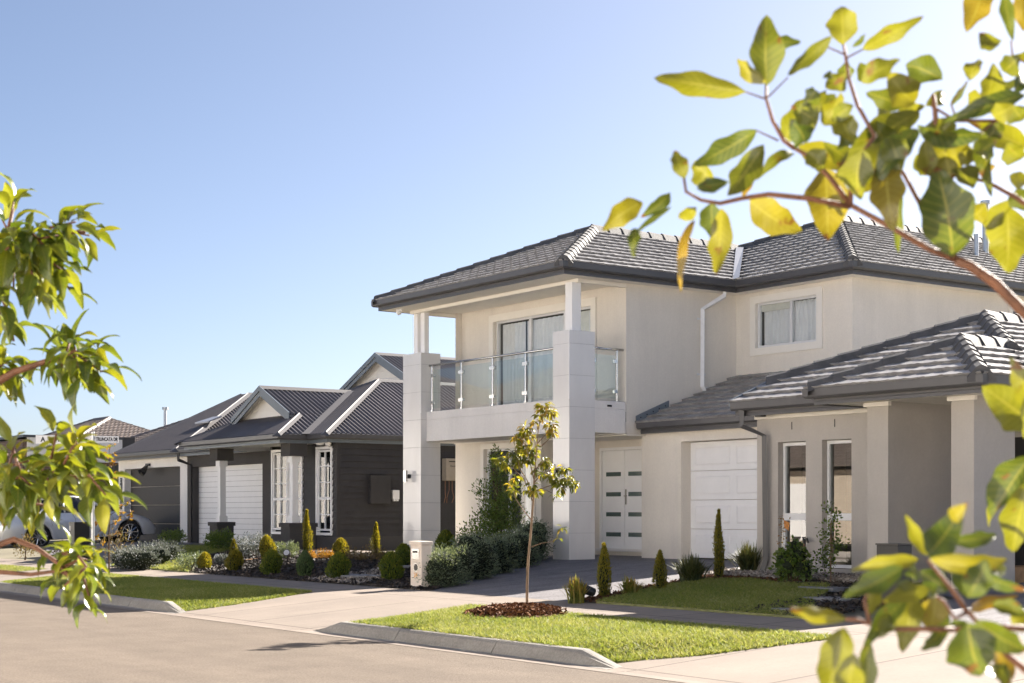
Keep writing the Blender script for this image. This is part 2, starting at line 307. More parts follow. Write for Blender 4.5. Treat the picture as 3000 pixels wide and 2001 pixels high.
sc.view_settings.view_transform = 'Standard'; sc.view_settings.look = 'None'; sc.view_settings.exposure = 1.9; sc.view_settings.gamma = 1

# ------------------------------------------------------------------ ground
def g0(x, y):
    if y <= 9.47: return -.02
    if y <= 12.2: return -.02 + (y - 9.47) / 2.73 * .195
    if y <= 13.6: return .175 + (y - 12.2) / 1.4 * .04
    k = .335 if x > -29 else .255 if x < -33 else .255 + .08 * (x + 33) / 4
    if y <= 18.6: return .215 + k * (y - 13.6) / 5
    return .215 + k + min(1, (y - 18.6) / 4) * .01
YB = [9.47, 12.2, 13.6, 18.6, 22.6]; XBk = [-33, -29]
def cut(bm, ys, xs, step=None):
    for y in ys: bmesh.ops.bisect_plane(bm, geom=bm.verts[:] + bm.edges[:] + bm.faces[:], plane_co=(0, y, 0), plane_no=(0, 1, 0))
    for x in xs: bmesh.ops.bisect_plane(bm, geom=bm.verts[:] + bm.edges[:] + bm.faces[:], plane_co=(x, 0, 0), plane_no=(1, 0, 0))
def drape(name, pts, m, off=.02, zf=None, skirt=0, extra=(), xs=()):
    bm = bmesh.new(); f = bm.faces.new([bm.verts.new((p[0], p[1], 0)) for p in pts]); f.normal_update()
    if f.normal.z < 0: f.normal_flip()
    cut(bm, YB + list(extra), XBk + list(xs))
    if skirt:
        be = [e for e in bm.edges if e.is_boundary]
        r = bmesh.ops.extrude_edge_only(bm, edges=be); nv = {v for v in r['geom'] if isinstance(v, bmesh.types.BMVert)}
    else: nv = set()
    for v in bm.verts:
        z = (zf or (lambda x, y: g0(x, y) + off))(v.co.x, v.co.y); v.co.z = z - (skirt if v in nv else 0)
    bmesh.ops.triangulate(bm, faces=bm.faces)
    bmesh.ops.recalc_face_normals(bm, faces=bm.faces)
    me = bpy.data.meshes.new(name); bm.to_mesh(me); bm.free(); me.materials.append(m)
    return link(name, me)
gb = [(-600, -300), (300, -300), (300, 1200), (-600, 1200)]
setting(drape('ground', gb, M['ground'], 0))
setting(drape('road', [(-400, 1.2), (120, 1.2), (120, 9.47), (-400, 9.47)], M['road'], zf=lambda x, y: 0))
setting(drape('footpath', [(-90, 12.2), (40, 12.2), (40, 13.6), (-90, 13.6)], M['concrete']))
setting(drape('footpath', [(-120, -2.6), (60, -2.6), (60, -1.2), (-120, -1.2)], M['concrete'], .03))
setting(drape('driveway_crossover', [(-22.6, 9.47), (-17.3, 9.47), (-17.9, 12.2), (-22.9, 12.2)], M['concrete']))
setting(drape('driveway_crossover', [(-11.9, 9.47), (-7.2, 9.47), (-7.7, 12.2), (-11.3, 12.2)], M['concrete']))
setting(drape('driveway_crossover', [(-37.0, 9.47), (-30.5, 9.47), (-32.6, 12.2), (-36.0, 12.2)], M['concrete']))
setting(drape('driveway', [(-21.3, 13.6), (-17.35, 13.6), (-18.6, 17.4), (-19.2, 21.2), (-26.7, 21.4), (-26.8, 19.95), (-25.6, 19.0)], M['drive'], .018))
setting(drape('driveway', [(-12.2, 13.6), (-7.5, 13.6), (-7.5, 24), (-14.6, 24), (-14.6, 17.0), (-12.9, 16.2)], M['drive'], .018))
setting(drape('driveway', [(-36.6, 13.6), (-33.2, 13.6), (-43.5, 19), (-48.2, 21.9), (-54, 21.9), (-50.5, 17.5), (-42, 14.6)], M['drive'], .018))
setting(drape('entry_path', [(-38.6, 18.75), (-31.4, 18.75), (-31.4, 20.25), (-38.6, 20.25)], M['concrete'], zf=lambda x, y: .515, skirt=.2))
def vz(x, y):
    top = .148 + (min(max(y, 9.6), 12.3) - 9.6) / 2.7 * .055; f = (y - 9.62) / 2.6
    for a, b, c, d in ((-80, -80, -36.3, -35.2), (-30.8, -32.9, -21.85, -22.6), (-17.3, -18.0, -12.0, -11.2), (-8.0, -7.6, 40, 40)):
        l, r = a + (b - a) * f, c + (d - c) * f
        if l - .3 <= x <= r + .3:
            k = min(1, max(0, min(x - l, r - x) / .7)); k = k * k * (3 - 2 * k); low = g0(x, y) + .026; return min(top, low + (top - low) * k) if y > 9.7 or k < 1 else top
    return top
V1 = [(-21.85, 9.62), (-22.0, 10.6), (-22.6, 12.24), (-32.9, 12.24), (-31.6, 11.2), (-30.8, 9.62)]
V2 = [(-17.3, 9.62), (-17.75, 10.9), (-18.0, 12.24), (-11.2, 12.24), (-11.5, 10.6), (-12.0, 9.62)]
V3 = [(-8.0, 9.62), (-7.6, 12.24), (4, 12.24), (4, 9.62)]
V0 = [(-36.3, 9.62), (-35.4, 11.2), (-35.2, 12.24), (-60, 12.24), (-60, 9.62)]
LR = [(-17.0, 13.64), (-17.85, 15.6), (-18.0, 16.6), (-17.3, 16.9), (-16.4, 16.6), (-15.55, 16.75), (-14.9, 16.0), (-14.2, 15.0), (-12.9, 13.64)]
LL = [(-30.6, 13.64), (-34.9, 13.64), (-38.5, 15.6), (-42.5, 18.6), (-41, 19.2), (-38.8, 18.6), (-36.9, 17.0), (-33.2, 14.9)]
for p in (V1, V2, V3, V0):
    x0_, x1_ = min(q[0] for q in p), max(q[0] for q in p); xs_ = [x0_ + .18 * k for k in range(1, 16)] + [x1_ - .18 * k for k in range(1, 16)]
    setting(drape('verge', p, M['turf'], zf=lambda x, y: vz(x, y) - .004, skirt=.18, extra=[9.8, 10.3, 10.8, 11.3, 11.8], xs=xs_))
lz = lambda x, y: g0(x, y) + .045
for p in (LR, LL): setting(drape('lawn_bed', p, M['turf'], zf=lz, skirt=.06))
# kerbs
setting(drape('gutter_channel', [(-60, 9.25), (6, 9.25), (6, 9.44), (-60, 9.44)], M['concrete'], zf=lambda x, y: .004))
KP = [(9.42, .004), (9.47, .012), (9.535, .115), (9.57, .142), (9.60, .148), (9.66, .149), (9.66, -.1)]
def kerb(x0, x1, t0, t1):
    mb = MB(); L = x1 - x0; nseg = max(1, round(abs(L) / 1.75)); step = L / nseg
    def h(x):
        a = 1
        if t0: a = min(a, (x - x0) / .55)
        if t1: a = min(a, (x1 - x) / .55)
        return max(.04, a)
    for i in range(nseg):
        a, b = x0 + i * step + .006, x0 + (i + 1) * step - .006
        xs = sorted({a, b} | {x for x in (x0 + .55, x1 - .55) if a < x < b})
        path = [(V((x, 0, 0)), x) for x in xs]; n = len(KP); vs = []; fs = []
        for p, x in path:
            for y, z in KP: vs.append((x, y, max(z * h(x), .004) if z > 0 else z))
        for j in range(len(path) - 1):
            for k in range(n - 1): fs.append((j * n + k, (j + 1) * n + k, (j + 1) * n + k + 1, j * n + k + 1))
        fs += [tuple(range(n)), tuple(range((len(path) - 1) * n, len(path) * n))[::-1]]
        mb.add(vs, fs)
    return setting(mb.build('kerb', M['kerb'], weld=True))
kerb(-60, -36.2, 0, 1); kerb(-30.9, -21.7, 1, 1); kerb(-17.5, -11.6, 1, 1); kerb(-8.2, 6, 1, 0)

# grass, mulch and pebbles
def inside(pts, x, y):
    c = np.zeros(len(x), bool); n = len(pts)
    for i in range(n):
        x1, y1 = pts[i]; x2, y2 = pts[(i + 1) % n]
        k = ((y1 > y) != (y2 > y)) & (x < (x2 - x1) * (y - y1) / (y2 - y1 + 1e-12) + x1); c ^= k
    return c
def scatter(pts, n, rng, holes=()):
    p = np.array(pts); lo, hi = p.min(0), p.max(0); out = []
    while sum(map(len, out)) < n:
        q = rng.uniform(lo, hi, (n, 2)); k = inside(pts, q[:, 0], q[:, 1])
        for cx, cy, r in holes: k &= (q[:, 0] - cx) ** 2 + (q[:, 1] - cy) ** 2 > r * r
        out.append(q[k])
    return np.concatenate(out)[:n]
def poly_area(p): return abs(sum(p[i][0] * p[(i + 1) % len(p)][1] - p[(i + 1) % len(p)][0] * p[i][1] for i in range(len(p)))) / 2
def soup(name, verts, k, rnd, m):                       # verts (n,k,3): n separate k-gons
    n = len(verts); me = bpy.data.meshes.new(name); me.vertices.add(n * k); me.vertices.foreach_set('co', verts.astype(np.float32).ravel())
    me.loops.add(n * k); me.loops.foreach_set('vertex_index', np.arange(n * k, dtype=np.int32))
    me.polygons.add(n); me.polygons.foreach_set('loop_start', np.arange(0, n * k, k, dtype=np.int32)); me.polygons.foreach_set('loop_total', np.full(n, k, np.int32))
    me.update(calc_edges=True); at = me.attributes.new('rnd', 'FLOAT', 'FACE'); at.data.foreach_set('value', rnd.astype(np.float32)); me.materials.append(m)
    return me
def grow(pts, zf, dens, label, seed, h=.055, holes=(), dry=0.):
    rng = np.random.default_rng(seed); n = int(poly_area(pts) * dens); q = scatter(pts, n, rng, holes)
    z = np.array([zf(x, y) for x, y in q]) - .004
    a = rng.uniform(0, 6.283, n); l = h * rng.uniform(.45, 1.25, n); wd = rng.uniform(.004, .008, n) * 1.4
    til = rng.normal(0, .75, (n, 2)) * l[:, None]
    v = np.zeros((n, 3, 3)); dx, dy = np.cos(a) * wd, np.sin(a) * wd
    v[:, 0] = np.c_[q[:, 0] - dx, q[:, 1] - dy, z]; v[:, 1] = np.c_[q[:, 0] + dx, q[:, 1] + dy, z]; v[:, 2] = np.c_[q[:, 0] + til[:, 0], q[:, 1] + til[:, 1], z + l * .8]
    pn = np.sin(q[:, 0] * 2.1 + np.sin(q[:, 1] * 1.7) * 2) * np.sin(q[:, 1] * 2.9 + 1.3 * np.sin(q[:, 0] * 1.1)) * .13
    me = soup('grass', v, 3, np.clip(rng.beta(2, 2.6, n) + pn + dry, 0, 1), M['grass']); return stuff(link('grass', me), label, 'grass')
TX, TY = -16.17, 11.80
grow(V1, vz, 3400, 'bright mown grass on the kerbside verge at left, half in shade', 1)
grow(V2, vz, 4300, 'bright mown grass on the verge around the young tree', 2, holes=[(TX, TY, .34)])
grow(V3, vz, 1500, 'sunlit grass on the verge at bottom right corner', 3)
grow(V0, vz, 900, 'grass verge beyond the driveway at far left', 4)
grow(LR, lz, 2600, 'shaded lawn in front of the taupe house', 5, .05)
grow(LL, lz, 1500, 'shaded lawn in front of the charcoal house', 6, .07)
def chips(pts, zf, dens, label, cat, m, seed, size=.04, flat=.35, name='mulch', beta=(1.6, 3)):
    rng = np.random.default_rng(seed); n = int(poly_area(pts) * dens); q = scatter(pts, n, rng)
    z = np.array([zf(x, y) for x, y in q]) + rng.uniform(.0, .03, n)
    u = rng.normal(0, 1, (n, 3)); u[:, 2] *= flat; u /= np.linalg.norm(u, axis=1)[:, None]
    t = rng.normal(0, 1, (n, 3)); t[:, 2] *= flat; t -= (t * u).sum(1)[:, None] * u; t /= np.linalg.norm(t, axis=1)[:, None]
    l = size * rng.uniform(.4, 1.3, n)[:, None]; wd = l * rng.uniform(.25, .6, n)[:, None]
    c = np.c_[q, z]; v = np.stack([c - u * l - t * wd, c + u * l - t * wd * .7, c + u * l * .9 + t * wd, c - u * l * .8 + t * wd], 1)
    me = soup(name, v, 4, rng.beta(*beta, n), m); return stuff(link(name, me), label, cat)
BL = [(-21.75, 13.63), (-30.2, 13.63), (-33.0, 14.9), (-36.7, 17.0), (-37.8, 18.7), (-27.6, 18.7), (-25.7, 18.9), (-24.6, 18.3), (-21.2, 13.63)]
bz = lambda x, y: g0(x, y) + .03
setting(drape('garden_bed', BL, M['soil'], .028))
PB = [(-26.1, 13.7), (-23.6, 13.7), (-26.4, 18.2), (-29.0, 18.6)]
chips(BL, bz, 520, 'dark bark mulch spread over the garden bed with ball shrubs', 'mulch', M['mulch_d'], 11)
chips([(-25.5, 13.66), (-23.5, 13.66), (-24.6, 15.0), (-26.3, 16.2)], lambda x, y: g0(x, y) + .04, 700, 'pale pebbles beside the stepping pavers left of letterbox', 'pebbles', M['pebble'], 12, .03, .5, 'pebbles', (2, 2))
BR = [(-17.4, 13.64), (-17.0, 13.64), (-17.85, 15.6), (-18.0, 16.6), (-17.3, 16.95), (-16.4, 16.65), (-15.5, 16.8), (-15.3, 18.0), (-18.3, 18.0), (-19.2, 18.0), (-18.65, 17.4)]
setting(drape('garden_bed', BR, M['soil'], .03))
chips([(-17.4, 13.64), (-17.0, 13.64), (-17.85, 15.6), (-18.0, 16.6), (-17.3, 16.95), (-16.2, 16.7), (-16.2, 17.0), (-18.6, 17.1)], lambda x, y: g0(x, y) + .035, 1500, 'brown mulch strip between driveway and shaded lawn', 'mulch', M['mulch_r'], 13, .025, .4, beta=(1.3, 4))
chips([(-18.9, 17.3), (-15.4, 17.1), (-15.4, 17.95), (-18.9, 17.95)], lambda x, y: g0(x, y) + .04, 1900, 'tan pebbles along the foot of the taupe house wall', 'pebbles', M['pebble'], 14, .028, .5, 'pebbles', (2, 2))
def mound(x, y): return vz(x, y) + .10 * max(0, 1 - ((x - TX) ** 2 + (y - TY + .12) ** 2) / .5)
cp = [(TX + .06 + .60 * math.cos(k * .4488) * (1 + .08 * math.sin(3 * k)), TY - .14 + .52 * math.sin(k * .4488)) for k in range(14)]
setting(drape('mulch_mound', cp, M['soil'], zf=lambda x, y: mound(x, y) + .004))
chips(cp, lambda x, y: mound(x, y), 5200, 'red brown bark mulch ring at the base of young tree', 'mulch', M['mulch_r'], 15, .034, .9)
chips([(TX + (x - TX) * 1.25, TY + (y - TY) * 1.25) for x, y in cp], lambda x, y: max(mound(x, y), vz(x, y)) + .02, 420, 'stray bark chips around the edge of the mulch ring', 'mulch', M['mulch_r'], 17, .03, .6)
chips([(-16.5, 16.7), (-14.6, 16.2), (-14.4, 13.7), (-13.0, 13.66), (-12.9, 15.9), (-14.4, 17.0)], lambda x, y: g0(x, y) + .03, 420, 'dark mulch beside the slate pavers at right', 'mulch', M['mulch_d'], 16)
for px, py, lab in [(2440, 1753, 'slate stepping paver in the middle beside the shaded lawn'), (2352, 1786, 'slate stepping paver nearest to the footpath at right'), (2420, 1722, 'slate stepping paver nearest to the taupe house wall')]:
    d = ray(px, py); tt = 10.
    while EYE + d.z * tt > g0(d.x * tt, d.y * tt) + .05 and tt < 60: tt += .02
    p = V((d.x * tt, d.y * tt, EYE + d.z * tt))
    mb = MB(); mb.box(p.x - .33, p.x + .33, p.y - .22, p.y + .22, p.z - .04, p.z + .012); tag(mb.build('paver', M['slate'], bev=.006), lab, 'paver', 'slate pavers by the taupe house')
for i, (sx, sy) in enumerate([(-24.9, 14.35), (-25.9, 16.1)]):
    mb = MB(); z = g0(sx, sy) + .04; mb.hexa([V((sx - .75, sy - .2, z)), V((sx + .1, sy - .28, z)), V((sx + .6, sy + .3, z)), V((sx - .25, sy + .32, z))], [V((sx - .75, sy - .2, z + .05)), V((sx + .1, sy - .28, z + .05)), V((sx + .6, sy + .3, z + .05)), V((sx - .25, sy + .32, z + .05))])
    tag(mb.build('paver', M['slate'], bev=.006), ['grey stepping paver in the pebbles nearest to footpath', 'grey stepping paver in the pebbles behind a round shrub'][i], 'paver', 'stepping pavers in the pebble path')
mb = MB(); a, b = onZ(715, 1653, .30), onZ(775, 1643, .36); mb.hexa([a, b, b + V((0, .12, 0)), a + V((0, .12, 0))], [p + V((0, 0, .10)) for p in (a, b, b + V((0, .12, 0)), a + V((0, .12, 0)))])
tag(mb.build('timber_edging', M['timber'], bev=.005), 'orange timber sleeper edging the mulch bed between round shrubs', 'edging')

# ------------------------------------------------------------------ building helpers
def slope_frame(pts):
    p = [V(q) for q in pts]; U = (p[1] - p[0]).normalized(); N = V((0, 0, 0))
    for i in range(1, len(p) - 1): N += (p[i] - p[0]).cross(p[i + 1] - p[0])
    N.normalize()
    if N.z < 0: N = -N
    S = N.cross(U)
    if S.z < 0: S = -S
    uv = [((q - p[0]).dot(U), (q - p[0]).dot(S)) for q in p]
    return p[0], U, S, N, uv
def span(uv, val, ax):                                    # range of the other coordinate along a line through a convex outline
    o = []; n = len(uv)
    for i in range(n):
        a, b = uv[i], uv[(i + 1) % n]; d = b[ax] - a[ax]
        if abs(d) < 1e-9:
            if abs(a[ax] - val) < 1e-6: o += [a[1 - ax], b[1 - ax]]
            continue
        t = (val - a[ax]) / d
        if -1e-6 <= t <= 1 + 1e-6: o.append(a[1 - ax] + (b[1 - ax] - a[1 - ax]) * t)
    return (min(o), max(o)) if o else (0, 0)
def tile_slope(mb, pts, course=.335, tw=.30, riser=.05, roll=.009, base=.0, rng=random.Random(3)):
    P, U, S, N, uv = slope_frame(pts); smax = max(q[1] for q in uv); n = max(1, round(smax / course)); c = smax / n
    for i in range(n):
        s0, s1 = i * c, (i + 1) * c; a0, b0 = span(uv, min(s0 + 1e-4, smax), 1); a1, b1 = span(uv, max(0, s1 - 1e-4), 1)
        lo, hi = min(a0, a1), max(b0, b1)
        if hi - lo < .05: continue
        sh = (i % 2) * tw * .5; us = [lo, hi]
        k = math.floor((lo - sh) / tw)
        while sh + k * tw < hi:
            for f in (0., .10, .22, .34, .5, .90):
                x = sh + (k + f) * tw
                if lo < x < hi: us.append(x)
            k += 1
        us = sorted(us); low = []; up = []; bot = []
        jit = {}
        for x in us:
            kk = math.floor((x - sh) / tw + 1e-6); f = (x - sh) / tw - kk
            if kk not in jit: jit[kk] = rng.uniform(-.003, .003)
            h = roll * (math.sin(min(1, f / .34) * math.pi) if f < .34 else 0) + jit[kk]
            xl = min(max(x, a0), b0); xu = min(max(x, a1), b1)
            low.append(P + U * xl + S * (s0 - .012) + N * (base + riser + h)); up.append(P + U * xu + S * (s1 + .0) + N * (base + .004 + h)); bot.append(P + U * xl + S * s0 + N * (base - .01))
        m = len(us); vs = low + up + bot; fs = []
        for j in range(m - 1):
            fs.append((j, j + 1, m + j + 1, m + j)); fs.append((2 * m + j, 2 * m + j + 1, j + 1, j))
        mb.add(vs, fs)
def corr_slope(mb, pts, period=.15, amp=.034):
    P, U, S, N, uv = slope_frame(pts); lo, hi = min(q[0] for q in uv), max(q[0] for q in uv); st = period / 6; n = int((hi - lo) / st); prev = None; vs = []; fs = []
    for i in range(n + 1):
        u = lo + (hi - lo) * i / n; a, b = span(uv, min(max(u, lo + 1e-4), hi - 1e-4), 0); h = amp * math.cos(2 * math.pi * u / period)
        vs += [P + U * u + S * a + N * h, P + U * u + S * b + N * h]
        if i: fs.append((2 * i - 2, 2 * i, 2 * i + 1, 2 * i - 1))
    mb.add(vs, fs)
def cap_line(mb, A, B, nA, nB, w=.17, L=.40, h=.06, lift=.062, step=.026):
    """overlapping ridge tiles from A (low end) to B; nA/nB: outward horizontal directions of the two roof planes"""
    A, B = V(A), V(B); d = B - A; n = max(1, round(d.length / L)); D = d.normalized(); UP = V((0, 0, 1))
    s1, s2 = V(nA).normalized(), V(nB).normalized()
    def ring(p, e): return [p + s1 * w * (1 + e * .12) + UP * (-.06 + lift + e * step), p + s1 * w * .45 + UP * (h * .8 + lift + e * step), p + UP * (h + lift + e * step), p + s2 * w * .45 + UP * (h * .8 + lift + e * step), p + s2 * w * (1 + e * .12) + UP * (-.06 + lift + e * step)]
    for i in range(n):
        a, b = A + d * (i / n) - D * .03, A + d * ((i + 1) / n); r1, r2 = ring(a, 1), ring(b, 0)
        base = [r1[0] - UP * .05, r1[4] - UP * .05]
        mb.add(r1 + r2 + base, [(0, 1, 6, 5), (1, 2, 7, 6), (2, 3, 8, 7), (3, 4, 9, 8), (0, 10, 11, 4, 3, 2, 1)])
def cap_strip(mb, A, B, s1, s2, w=.16, drop=.075, up=.03):
    """folded steel ridge capping; s1/s2 point down each roof plane"""
    A, B = V(A), V(B); UP = V((0, 0, 1)); s1, s2 = V(s1), V(s2)
    def ring(p): return [p + s1 * w + UP * up, p + s1 * .03 + UP * (up + .012), p + UP * (up + .03), p + s2 * .03 + UP * (up + .012), p + s2 * w + UP * up]
    a, b = ring(A), ring(B); mb.add(a + b, [(i, i + 1, i + 6, i + 5) for i in range(4)])
    mb.add(a + [A + s1 * w, A + s2 * w], [(0, 5, 6, 4, 3, 2, 1)])
GUT = [(0, .0), (.02, -.012), (.085, -.012), (.112, .02), (.116, .125), (.10, .135), (.098, .118), (.014, .10), (0, .10)]
FAS = [(-.03, -.10), (-.004, -.10), (-.004, -.055), (.0, -.05), (-.004, -.045), (-.004, -.005), (.0, 0), (.0, .1), (-.03, .1)]
def mitre(line, outs):
    """line: list of points of the fascia; outs: outward direction for each segment -> path for sweep with mitred corners"""
    r = []; n = len(line)
    for i, p in enumerate(line):
        if i == 0: o = V(outs[0])
        elif i == n - 1: o = V(outs[-1])
        else:
            a, b = V(outs[i - 1]), V(outs[i]); o = a + b; o = o / (o.dot(a))
        r.append((V(p), o))
    return r
def eaves(parent, line, outs, gm, fm, fd=1.):
    g = MB(); g.sweep(GUT, mitre(line, outs), True); g.build('gutter', gm, parent)
    f = MB(); f.sweep([(a, z * fd) for a, z in FAS], mitre(line, outs), True); f.build('fascia', fm, parent)
def wall_cells(mb, ax, pos, u0, u1, z0, z1, holes=(), reveal=.12, inn=1):
    """wall face with real openings; ax 'Y': plane y=pos, u is x;  ax 'X': plane x=pos, u is y. inn: +1/-1 direction of depth"""
    def P(u, d, z): return V((u, pos + d, z)) if ax == 'Y' else V((pos + d, u, z))
    us = sorted({u0, u1} | {h[0] for h in holes} | {h[1] for h in holes}); zs = sorted({z0, z1} | {h[2] for h in holes} | {h[3] for h in holes})
    us = [u for u in us if u0 <= u <= u1]; zs = [z for z in zs if z0 <= z <= z1]
    for i in range(len(us) - 1):
        for j in range(len(zs) - 1):
            cu, cz = (us[i] + us[i + 1]) / 2, (zs[j] + zs[j + 1]) / 2
            if any(h[0] < cu < h[1] and h[2] < cz < h[3] for h in holes): continue
            mb.quad(P(us[i], 0, zs[j]), P(us[i + 1], 0, zs[j]), P(us[i + 1], 0, zs[j + 1]), P(us[i], 0, zs[j + 1]))
    for h in holes:
        a, b, c, d = h[:4]; r = (h[4] if len(h) > 4 else reveal) * inn
        for (p, q) in (((a, c), (a, d)), ((a, d), (b, d)), ((b, d), (b, c)), ((b, c), (a, c))):
            mb.quad(P(p[0], 0, p[1]), P(q[0], 0, q[1]), P(q[0], r, q[1]), P(p[0], r, p[1]))
def frame(mb, x0, x1, z0, z1, y, t, d=.06, bars_x=(), bars_z=(), bt=None, sill=0):
    bt = bt or t
    mb.box(x0, x0 + t, y, y + d, z0, z1); mb.box(x1 - t, x1, y, y + d, z0, z1)
    mb.box(x0 + t, x1 - t, y, y + d, z1 - t, z1); mb.box(x0 + t, x1 - t, y, y + d, z0, z0 + t)
    for b in bars_x: mb.box(b - bt / 2, b + bt / 2, y + .006, y + d - .006, z0 + t, z1 - t)
    for b in bars_z: mb.box(x0 + t, x1 - t, y + .009, y + d - .009, b - bt / 2, b + bt / 2)
def pane(x0, x1, z0, z1, y, parent, m='glass'):
    mb = MB(); mb.quad((x0, y, z0), (x1, y, z0), (x1, y, z1), (x0, y, z1)); return mb.build('pane', M[m], parent)
def curtain(x0, x1, z0, z1, y, parent, fold=.16, amp=.035, m='curtain', seed=1):
    rg = random.Random(seed); mb = MB(); n = int((x1 - x0) / fold * 8); vs = []; ph = 0
    for i in range(n + 1):
        u = x0 + (x1 - x0) * i / n; ph += rg.uniform(.6, 1.0); a = amp * math.sin(ph) * rg.uniform(.7, 1.1)
        vs += [(u, y + a, z0), (u + rg.uniform(-.003, .003), y + a * .7, z1)]
    mb.add(vs, [(2 * i, 2 * i + 2, 2 * i + 3, 2 * i + 1) for i in range(n)]); return mb.build('curtain', M[m], parent, smooth=True)
def room(x0, x1, y0, y1, z0, z1, parent, m='room'):
    mb = MB(); a = [(x0, y0), (x0, y1), (x1, y1), (x1, y0)]
    for i in range(3): mb.quad((*a[i], z0), (*a[i + 1], z0), (*a[i + 1], z1), (*a[i], z1))
    mb.quad((x0, y0, z1), (x1, y0, z1), (x1, y1, z1), (x0, y1, z1)); mb.quad((x0, y0, z0), (x1, y0, z0), (x1, y1, z0), (x0, y1, z0))
    return mb.build('room', M[m], parent)
def text(s, size, m, parent, loc, ax, name='lettering', sx=1., depth=.004, bold=.0):
    c = bpy.data.curves.new('t', 'FONT'); c.body = s; c.size = size; c.align_x = 'CENTER'; c.align_y = 'CENTER'; c.extrude = depth; c.offset = bold
    o = bpy.data.objects.new('t', c); C.objects.link(o); bpy.context.view_layer.update()
    me = bpy.data.meshes.new_from_object(o.evaluated_get(bpy.context.evaluated_depsgraph_get())); bpy.data.objects.remove(o)
    U, W = V(ax[0]).normalized(), V((0, 0, 1)); N = U.cross(W); mt = Matrix((U * sx, W, N)).transposed().to_4x4(); mt.translation = V(loc); me.transform(mt)
    me.materials.clear(); me.materials.append(m); return link(name, me, parent)
OX, OY = V((1, 0, 0)), V((0, 1, 0))

# ------------------------------------------------------------------ two-storey cream house
XA, XB, XL = -24.14, -20.91, -30.04
H = thing('two_storey_house', 'cream rendered two storey house with a front balcony on two columns', 'house', (-26, 21, .5))
GZ = .38
mb = MB()
wall_cells(mb, 'Y', 20.14, XL, XA, 3.5, 6.08, [(-28.72, -25.24, 3.62, 5.76, .14)])            # back of the balcony
wall_cells(mb, 'X', XA, 20.14, 23.2, 3.07, 6.08, (), inn=-1)
wall_cells(mb, 'Y', 23.16, XA, XB, 3.0, 6.08, [(-23.54, -21.79, 4.90, 5.84, .11)])
wall_cells(mb, 'X', XB, 23.16, 36, .4, 6.08, [(28.1, 29.9, 4.9, 5.84, .11)], inn=-1)
wall_cells(mb, 'X', XL, 19.97, 36, GZ, 6.08, (), inn=1)
wall_cells(mb, 'Y', 36, -32, XB, GZ, 6.08)
mb.build('upper_wall', M['stucco'], H)
mb = MB()
wall_cells(mb, 'Y', 19.97, XL, -26.75, GZ, 3.09, [(-28.86, -27.07, 1.08, 2.90, .13)])
wall_cells(mb, 'X', -26.75, 19.97, 21.4, GZ, 3.09)
wall_cells(mb, 'Y', 21.4, -26.75, -24.26, GZ, 3.09, [(-26.50, -24.90, .72, 2.86, .08)])
wall_cells(mb, 'X', -24.26, 20.65, 21.4, GZ, 3.09)
wall_cells(mb, 'Y', 20.65, -24.26, -20.4, GZ, 3.12, [(-23.07, -20.62, .55, 2.88, .26)])
wall_cells(mb, 'X', -20.4, 20.65, 24, GZ, 3.12)
mb.build('lower_wall', M['stucco'], H)
mb = MB(); mb.box(-30.02, XA, 18.85, 20.13, 3.07, 3.55); mb.box(-29.58, -24.66, 18.85, 18.99, 3.551, 3.73); mb.box(XA - .14, XA - .002, 18.99, 20.13, 3.551, 3.70)
mb.box(XA - .008, XA + .004, 19.62, 19.80, 3.57, 3.64)
mb.build('balcony_slab', M['slab'], H, bev=.006)
mb = MB(); mb.box(XA + .0045, XA + .006, 19.65, 19.77, 3.585, 3.625); mb.build('overflow_hole', M['dark'], H)
mb = MB(); mb.box(-30.0, XA, 20.15, 21.38, 3.03, 3.06); mb.box(-30.0, XA - .02, 19.9, 20.13, 3.052, 3.068); mb.build('porch_ceiling', M['soffit'], H)
def column(x0, x1, y0, y1, top):
    mb = MB(); g = MB(); g.box(x0 + .006, x1 - .006, y0 + .006, y1 - .006, .3, top - .01)
    z = .35; rows = []; t = top
    while t > .4: rows.append(t); t -= (.26 if t == top else .617)
    rows.append(.32)
    for a, b in zip(rows[:-1], rows[1:]):
        mb.box(x0, x1, y0, y1, b + .002, a - .002)
    c = mb.build('column', M['tile_w'], H, bev=.003); g.build('grout', M['grout'], c)
    tr = MB(); tr.box(x1 - .012, x1 + .003, y0 - .003, y0 + .012, 3.7, top); tr.build('corner_trim', M['white'], c); return c
cL = column(-30.27, -29.52, 18.7, 19.22, 5.05); cR = column(-24.66, -24.136, 18.7, 19.34, 5.05)
for x0, x1, y0, y1 in [(-30.26, -30.10, 18.98, 19.10), (-29.97, -29.81, 18.98, 19.10), (-24.42, -24.20, 18.82, 19.04)]:
    mb = MB(); mb.box(x0, x1, y0, y1, 5.05, 6.0); mb.build('roof_post', M['white'], H, bev=.004)
mb = MB(); mb.box(-30.3, -24.12, 18.9, 19.06, 5.99, 6.062); mb.box(-24.28, -24.12, 19.06, 20.13, 5.99, 6.062); mb.box(-30.3, -30.14, 19.06, 20.13, 5.99, 6.062); mb.build('beam', M['trim'], H)
for x, z in ((-29.98, 2.30), (-24.50, 2.31)):
    mb = MB(); mb.tube([(x, 18.58, z - .13), (x, 18.58, z + .13)], .055, 16); s = mb.build('wall_lamp', M['steel'], H, smooth=False)
    mb = MB(); mb.tube([(x, 18.635, z), (x, 18.70, z)], .05, 14); mb.build('lamp_bracket', M['black'], s)
